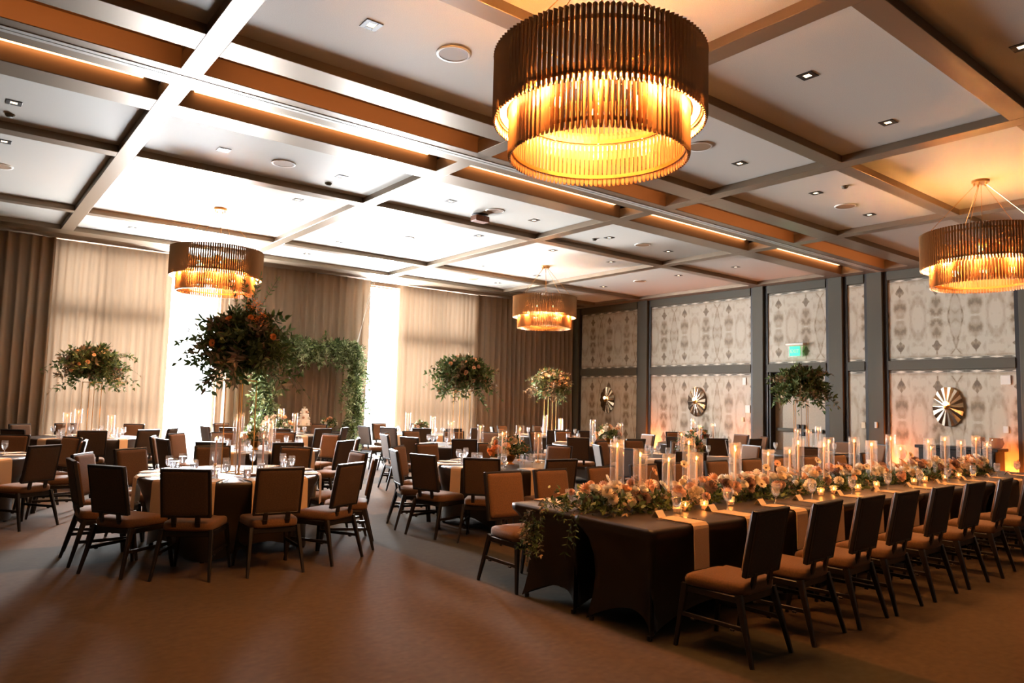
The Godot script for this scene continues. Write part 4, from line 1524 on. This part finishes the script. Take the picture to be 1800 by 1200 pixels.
func build_long_table() -> void:
	var x0 := 3.78
	var zc := -3.995
	var hz := 0.3775
	var hx := 1.05
	for k in 4:
		for r in 2:
			place_as("banquet_table", "banquet_table", make_banquet_cover.bind(hx, hz), "long rectangular table in dark stretch cover, %s of the %s row from the left end" % [ordinal(k), ["window-side", "near"][r]], "table", Vector3(x0 + hx + k * hx * 2.0, 0, zc + (hz if r == 1 else -hz)), 0.0, "tables making up the long table")
	# near row of chairs with their backs to us, far row facing us
	var near_x := [4.24, 4.95, 5.60, 6.21, 6.92, 7.66, 8.42, 9.18, 9.95, 10.72]
	for k in near_x.size():
		chair(Vector3(near_x[k] - 0.02, 0, -2.925), rng.randf_range(-0.06, 0.06) + 0.05, "brown velvet chair, %s from left in near row of the long table" % ordinal(k), "chairs in the near row of the long table")
	var far_x := [4.10, 4.68, 5.38, 6.02, 6.68, 7.32, 8.02, 8.72, 9.42, 10.2, 11.1]
	for k in far_x.size():
		chair(Vector3(far_x[k], 0, -5.02), PI + rng.randf_range(-0.07, 0.07), "brown velvet chair, %s from left in far row of the long table" % ordinal(k), "chairs in the far row of the long table")
	# settings
	var set_x := [4.33, 4.97, 5.66, 6.26, 7.0, 7.76, 8.52, 9.28, 10.05, 10.85, 11.6]
	for k in set_x.size():
		var w := "%s from left on near side of the long table" % ordinal(k)
		var x: float = set_x[k]
		place_as("napkin", "napkin", make_napkin, "cream linen napkin over the edge, " + w, "napkin", Vector3(x - 0.05, TH, -3.238), 0.0, "cream napkins along the near side of the long table")
		place_as("goblet", "water_goblet", make_goblet, "stemmed water glass, " + w, "glass", Vector3(x + 0.05, TH + 0.001, -3.52), 0.0, "water glasses along the near side of the long table")
		place_as("card", "place_card", make_card, "folded cream place card, " + w, "place card", Vector3(x - 0.06, TH + 0.001, -3.60), 0.12, "place cards along the near side of the long table")
		place_as("fork", "fork", make_fork, "steel fork beside napkin, " + w, "fork", Vector3(x - 0.18, TH, -3.42), 0.0, "forks along the near side of the long table")
		place_as("knife", "knife", make_knife, "steel knife beside napkin, " + w, "knife", Vector3(x + 0.08, TH, -3.40), 0.0, "knives along the near side of the long table")
	for k in far_x.size():
		var w := "%s from left on far side of the long table" % ordinal(k)
		place_as("tumbler", "tumbler", make_tumbler, "straight tumbler of water, " + w, "glass", Vector3(far_x[k] + 0.06, TH + 0.001, -4.46), 0.0, "tumblers along the far side of the long table")
		place_as("napkin", "napkin", make_napkin, "cream linen napkin over the edge, " + w, "napkin", Vector3(far_x[k], TH, -4.752), PI, "cream napkins along the far side of the long table")
	# glass cylinders with candles down the middle
	var vs := [[4.26, 0.55, -4.02], [4.42, 0.48, -3.92], [4.87, 0.42, -4.0], [5.24, 0.55, -4.08], [5.14, 0.43, -3.92], [5.72, 0.49, -3.93], [5.90, 0.50, -4.06], [6.36, 0.43, -4.0], [6.66, 0.45, -3.95], [6.94, 0.53, -4.02], [7.32, 0.50, -3.95], [7.57, 0.53, -4.03], [8.07, 0.53, -4.0], [8.34, 0.49, -3.94], [8.58, 0.48, -4.04], [8.92, 0.55, -3.98], [9.22, 0.42, -4.0], [9.94, 0.42, -3.94], [10.14, 0.49, -4.05], [10.46, 0.52, -3.97], [11.07, 0.46, -4.0], [11.52, 0.51, -3.97], [12.02, 0.42, -4.0]]
	for k in vs.size():
		vase_set(Vector3(vs[k][0], TH + 0.001, vs[k][2]), vs[k][1], "%s from left along the long table" % ordinal(k), "along the long table")
	var vx := [4.56, 4.70, 4.90, 5.30, 6.72, 7.02, 7.45, 7.92, 8.76, 9.12, 9.62, 10.12, 10.5]
	for k in vx.size():
		var z := -3.66 - 0.03 * (k % 2)
		place_as("votive", "votive_candle", make_votive, "small lit votive candle, %s from left on the long table" % ordinal(k), "votive", Vector3(vx[k], TH + 0.001, z), 0.0, "votives on the long table")
		candle_light(Vector3(vx[k], TH + 0.055, z), 0.006)
	# the garland
	var g := thing("floral_garland", "garland of cream and peach flowers with greenery running along the long table", "garland", Vector3(0, TH + 0.002, zc))
	var out := []
	var slim := []
	var stems := []
	var f := FastNoiseLite.new(); f.seed = 5; f.frequency = 0.9
	for i in 620:
		var x := 3.9 + 8.0 * rng.randf()
		var fade := 1.0 - 0.35 * smoothstep(10.5, 11.9, x)
		var hw := (0.20 + 0.06 * f.get_noise_1d(x * 2.0)) * fade
		var z := rng.randf_range(-hw, hw)
		var y := 0.02 + 0.07 * (1.0 - pow(z / hw, 2.0)) * rng.randf()
		var d := Vector3(rng.randfn(0, 0.7), rng.randf_range(0.05, 1.0), signf(z) * rng.randf() * 0.9 + rng.randfn(0, 0.4)).normalized()
		var kind: int = [0, 0, 1, 1, 2][rng.randi() % 5]
		sprig(slim if i % 3 == 0 else out, stems, Vector3(x, y, z), d, rng.randf_range(0.08, 0.17), 4, rng.randf_range(0.042, 0.062), kind, 0.5)
	for i in 2600:
		var x := 3.85 + 8.05 * rng.randf()
		var hw := 0.22 * (1.0 - 0.35 * smoothstep(10.5, 11.9, x))
		var z := rng.randf_range(-hw, hw)
		var y := 0.012 + 0.085 * (1.0 - pow(z / hw, 2.0)) * rng.randf()
		out.append([Vector3(x, y, z), (rand_dir() + Vector3(0, 0.3, 0)).normalized(), rng.randf_range(0.04, 0.065), green([0, 0, 0, 1, 2][i % 5])])
	# the trailing end falling over the left edge
	for i in 64:
		var t := rng.randf()
		var z := -0.38 + rng.randfn(0, 0.045)
		var p := Vector3(3.80 - 0.10 * minf(t * 3.0, 1.0) - 0.02 * rng.randf(), 0.06 - 0.36 * maxf(t - 0.15, 0.0) / 0.85, z)
		if t < 0.3:
			p = Vector3(3.95 - 0.20 * t / 0.3, 0.05, rng.randf_range(-0.42, 0.0))
		sprig(out if i % 2 else slim, stems, p, Vector3(rng.randf_range(-0.4, 0.0), rng.randf_range(-0.6, 0.35), rng.randfn(0, 0.4)).normalized(), 0.075, 4, 0.036, [0, 1, 1, 2][i % 4], 0.7)
	sprig(slim, stems, Vector3(3.76, 0.03, 0.02), Vector3(-0.4, -0.6, 0.1).normalized(), 0.20, 7, 0.05, 1, 0.6)
	sprig(slim, stems, Vector3(3.77, 0.02, 0.06), Vector3(-0.4, -0.5, 0.2).normalized(), 0.15, 6, 0.05, 1, 0.6)
	leaves(g, out)
	leaves(g, slim, true, "slender_foliage")
	var extra := []
	var mats := [M.petal_cream, M.petal_peach, M.petal_cream, M.petal_blush, M.petal_mauve, M.petal_white]
	for i in 250:
		var x := 3.90 + 7.9 * (i + rng.randf_range(-0.6, 0.6)) / 250.0
		var hw := 0.23 * (1.0 - 0.35 * smoothstep(10.5, 11.9, x))
		var z := rng.randf_range(-0.7, 1.0) * hw
		var y := 0.06 + 0.09 * (1.0 - pow(z / hw, 2.0)) + 0.06 * rng.randf()
		bloom(g, ["rose", "dahlia", "rose", "dahlia", "anemone"][i % 5], mats[rng.randi() % 6], Vector3(x, y, z), Vector3(rng.randfn(0, 0.4), 0.8, 0.35 + z * 3.0), rng.randf_range(0.8, 1.55))
	for i in 34:
		var x := 3.92 + 0.75 * rng.randf()
		var z := rng.randf_range(-0.30, 0.24)
		bloom(g, ["dahlia", "rose"][i % 2], mats[[0, 1, 3, 5, 0, 4][i % 6]], Vector3(x, 0.07 + 0.10 * rng.randf(), z), Vector3(rng.randfn(-0.25, 0.4), 0.7, 0.3 + z), rng.randf_range(0.7, 1.15))
	for i in 260:
		var x := 3.86 + 0.8 * rng.randf()
		var z := rng.randf_range(-0.42, 0.26)
		extra.append([Vector3(x, 0.02 + 0.12 * rng.randf(), z), (rand_dir() + Vector3(0, 0.6, 0)).normalized(), rng.randf_range(0.04, 0.07), green([0, 1, 2, 3][i % 4])])
	leaves(g, extra, false, "head_foliage")
	# nodding flowers on long bent stems
	for i in 14:
		var x := 4.05 + i * 0.52 + rng.randf_range(-0.1, 0.1)
		var z := rng.randf_range(-0.14, 0.16)
		var hh := rng.randf_range(0.18, 0.33)
		var bend := rng.randf_range(-0.10, 0.10)
		var top := Vector3(x + bend, hh, z + 0.02)
		stems.append([Vector3(x, 0.04, z), Vector3(x + bend * 0.3, hh * 0.6, z), Vector3(x + bend * 0.7, hh * 1.03, z + 0.01), top])
		bloom(g, "anemone", mats[i % 4], top, Vector3(bend * 6.0, 0.5, 0.7), 0.95)
	stems_part(g, stems)

func build_arch_and_cake() -> void:
	var o := thing("greenery_arch", "rectangular arch of hanging greenery in front of the grey curtain", "arch", Vector3(0, 0, -16.62))
	var st := st_new()
	for x in [5.86, 8.10]:
		cbox(st, Vector3(x - 0.03, 0.0, -0.03), Vector3(x + 0.03, 2.86, 0.03), 0.004)
		cbox(st, Vector3(x - 0.15, 0.0, -0.15), Vector3(x + 0.15, 0.02, 0.15), 0.004)
	cbox(st, Vector3(5.83, 2.80, -0.03), Vector3(8.13, 2.86, 0.03), 0.004)
	part("arch_frame", done(st), M.frame, o)
	var out := []
	var slim := []
	var stems := []
	for i in 760:
		var t := rng.randf()
		var p: Vector3
		if t < 0.44:
			p = Vector3(lerpf(5.8, 8.15, t / 0.44), 2.84 + rng.randfn(0, 0.07), rng.randfn(0, 0.07))
		elif t < 0.74:
			p = Vector3(8.10 + rng.randfn(0, 0.06), lerpf(0.1, 2.85, (t - 0.44) / 0.30), rng.randfn(0, 0.07))
		else:
			p = Vector3(5.86 + rng.randfn(0, 0.08), lerpf(0.8, 2.85, (t - 0.74) / 0.26), rng.randfn(0, 0.07))
		var d := rand_dir()
		d.y -= 0.25
		sprig(slim if i % 3 < 2 else out, stems, p, d.normalized(), rng.randf_range(0.18, 0.36), 6, rng.randf_range(0.08, 0.12), [1, 3, 0, 3, 1][i % 5], 0.7)
	leaves(o, out)
	leaves(o, slim, true, "slender_foliage")
	stems_part(o, stems, 0.003)
	for i in 8:
		bloom(o, "rose", [M.petal_peach, M.petal_blush][i % 2], Vector3(5.95 + rng.randfn(0, 0.1), 2.5 + rng.randfn(0, 0.2), 0.14), Vector3(0, 0.2, 1), 1.2)
	for k in 3:
		st = st_new()
		tube(st, [Vector3(8.62 - 0.05 * k, 4.70, -0.1), Vector3(8.08 + 0.02 * k, 2.9, 0.0)], [0.006], 5)
		part("cord", done(st), M.white, o)
	# cake table under the arch
	place_as("cake_table", "cake_table", make_banquet_cover.bind(0.62, 0.24), "small dark cloth table under the greenery arch carrying the cake", "table", Vector3(6.98, 0, -16.36))
	var c := thing("wedding_cake", "three-tier white wedding cake with blush flowers on a pedestal", "cake", Vector3(6.70, TH + 0.001, -16.34))
	st = st_new()
	st.set_smooth_group(0)
	lathe(st, [[0.09, 0.0], [0.085, 0.012], [0.025, 0.03], [0.02, 0.10], [0.05, 0.125], [0.165, 0.13], [0.17, 0.142], [0.0, 0.143]], 28, true)
	part("pedestal", done(st), M.linen, c)
	var y := 0.143
	for e in [[0.14, 0.14], [0.105, 0.13], [0.07, 0.12]]:
		st = st_new()
		lathe(st, [[e[0], y], [e[0], y + e[1] - 0.01], [e[0] - 0.01, y + e[1]], [0.0, y + e[1] + 0.001]], 28)
		part("tier", done(st), M.icing, c)
		for k in 5:
			var a: float = TAU * k / 5.0 + e[0] * 20.0
			bloom(c, "rose", [M.petal_blush, M.petal_white, M.petal_cream][k % 3], Vector3(cos(a) * e[0], y + 0.03, sin(a) * e[0]), Vector3(cos(a), 0.6, sin(a)), 0.9)
		y += e[1]
	bloom(c, "rose", M.petal_white, Vector3(0, y + 0.01, 0), Vector3.UP, 1.0)
	low(Vector3(7.32, TH, -16.34), 0.19, [M.petal_blush, M.petal_white, M.petal_peach], 26, 1.2, "round blush bouquet standing to the right of the wedding cake", "rose")

# ---------------------------------------------------------------- ceiling fittings
func make_downlight() -> Node3D:
	var o := Node3D.new()
	var st := st_new()
	for s in [-1.0, 1.0]:
		cbox(st, Vector3(s * 0.054 - 0.022, -0.006, -0.076), Vector3(s * 0.054 + 0.022, 0.002, 0.076), 0.002)
		cbox(st, Vector3(-0.032, -0.006, s * 0.054 - 0.022), Vector3(0.032, 0.002, s * 0.054 + 0.022), 0.002)
	part("trim", done(st), M.frame, o)
	part("lens", box_mesh(Vector3(-0.033, -0.002, -0.033), Vector3(0.033, 0.002, 0.033)), M.lens, o)
	return o

func make_speaker() -> Node3D:
	var o := Node3D.new()
	var st := st_new()
	st.set_smooth_group(0)
	lathe(st, [[0.135, -0.010], [0.155, -0.012], [0.160, -0.006], [0.160, 0.001]], 32)
	part("rim", done(st), M.white, o)
	st = st_new()
	lathe(st, [[0.0, -0.007], [0.137, -0.0075]], 32)
	part("grille", done(st), M.trough, o)
	return o

func build_small_fittings() -> void:
	var d := [[2.63, -5.38], [2.63, -9.48], [4.27, -11.1], [4.27, -9.48], [0.39, -9.5], [0.39, -11.1], [6.22, -3.48], [7.92, -3.5], [7.90, -5.36], [9.82, -5.38], [11.55, -5.42], [7.86, -9.46], [6.13, -9.46], [7.07, -2.0], [7.86, -11.1], [9.75, -13.64], [11.46, -15.25], [9.75, -11.1], [9.75, -9.48], [11.48, -11.1], [11.47, -13.64], [13.83, -13.64], [13.85, -11.12], [11.5, -9.5], [13.87, -9.52], [2.63, -13.66], [6.13, -13.62], [6.13, -15.25], [4.28, -13.64], [2.64, -15.27]]
	for k in d.size():
		var x: float = d[k][0]
		var z: float = d[k][1]
		# say where it is by the ceiling bay it sits in
		var row := "bay nearest the curtains" if z < -14.5 else ("chandelier bay on the window side" if z < -10.5 else ("narrow bay beyond the track" if z < -8.0 else ("narrow bay on our side of the track" if z < -4.5 else ("near bay above the long table" if z < -3.0 else "bay at the top right picture edge"))))
		var same := 0
		for q in k:
			var zq: float = d[q][1]
			if absf(zq - z) < 0.4:
				same += 1
		var rank := 0
		for q in d.size():
			if absf(d[q][1] - z) < 0.4 and d[q][0] < x:
				rank += 1
		var far := " rear line" if z < -13.0 and z > -14.5 else ""
		place_as("downlight", "ceiling_downlight", make_downlight, "square recessed downlight, %s from left%s, %s" % [ordinal(rank), far, row], "downlight", Vector3(x, HP, z), 0.0, "square ceiling downlights")
		var l := SpotLight3D.new()
		l.name = "downlight_beam"
		l.light_color = Color(1.0, 0.68, 0.38)
		l.light_energy = 3.2
		l.light_size = 0.05
		l.spot_angle = 36.0
		l.spot_range = 30.0
		l.spot_attenuation = 2.0
		l.shadow_enabled = true
		add_child(l, true)
		l.position = Vector3(x, HP - 0.012, z)
		l.rotation.x = -PI / 2
	var s := [[3.44, -5.34, "left of the big chandelier"], [3.42, -9.47, "beyond the track above the left tables"], [7.01, -5.32, "right of the big chandelier"], [10.79, -5.43, "left of the far right chandelier"], [0.41, -12.37, "at the left picture edge"], [6.99, -9.43, "beside the ceiling projector"], [6.94, -12.27, "in the brightly lit middle bay"], [10.66, -9.45, "beyond the track toward the right"], [10.64, -15.23, "near the curtains, right of centre"], [13.83, -12.35, "before the patterned wall"], [3.45, -15.2, "near the curtains above the left chandelier"]]
	for e in s:
		place_as("ceiling_speaker", "ceiling_speaker", make_speaker, "round ceiling speaker " + String(e[2]), "speaker", Vector3(e[0], HP, e[1]), 0.0, "round ceiling speakers")
	# the projector head dropping from a dark hole
	var p := thing("ceiling_projector", "small boxy projector hanging from a dark round hole in the ceiling", "projector", Vector3(6.96, HP, -9.82))
	var st := st_new()
	lathe(st, [[0.0, -0.004], [0.14, -0.004], [0.15, 0.001]], 28)
	part("hole_plate", done(st), M.black, p)
	part("housing", box_mesh(Vector3(-0.14, -0.13, -0.08), Vector3(0.14, -0.03, 0.10), 0.012), M.wood, p)
	part("arm", box_mesh(Vector3(-0.03, -0.04, -0.03), Vector3(0.03, -0.002, 0.03), 0.004), M.black, p)
	# smoke detectors and a sprinkler
	for e in [[4.26, -9.91, "small dark smoke detector beyond the track over the left tables"], [9.80, -4.94, "small dark sprinkler head before the far right chandelier"], [0.38, -9.94, "small dark smoke detector at the left picture edge"], [9.62, -9.75, "small dark smoke detector beyond the track right of centre"]]:
		st = st_new()
		st.set_smooth_group(0)
		lathe(st, [[0.0, -0.035], [0.035, -0.033], [0.05, -0.01], [0.052, 0.001]], 20)
		var o := part("smoke_detector", done(st), M.column, self)
		o.position = Vector3(e[0], HP, e[1])
		tag(o, e[2], "detector")
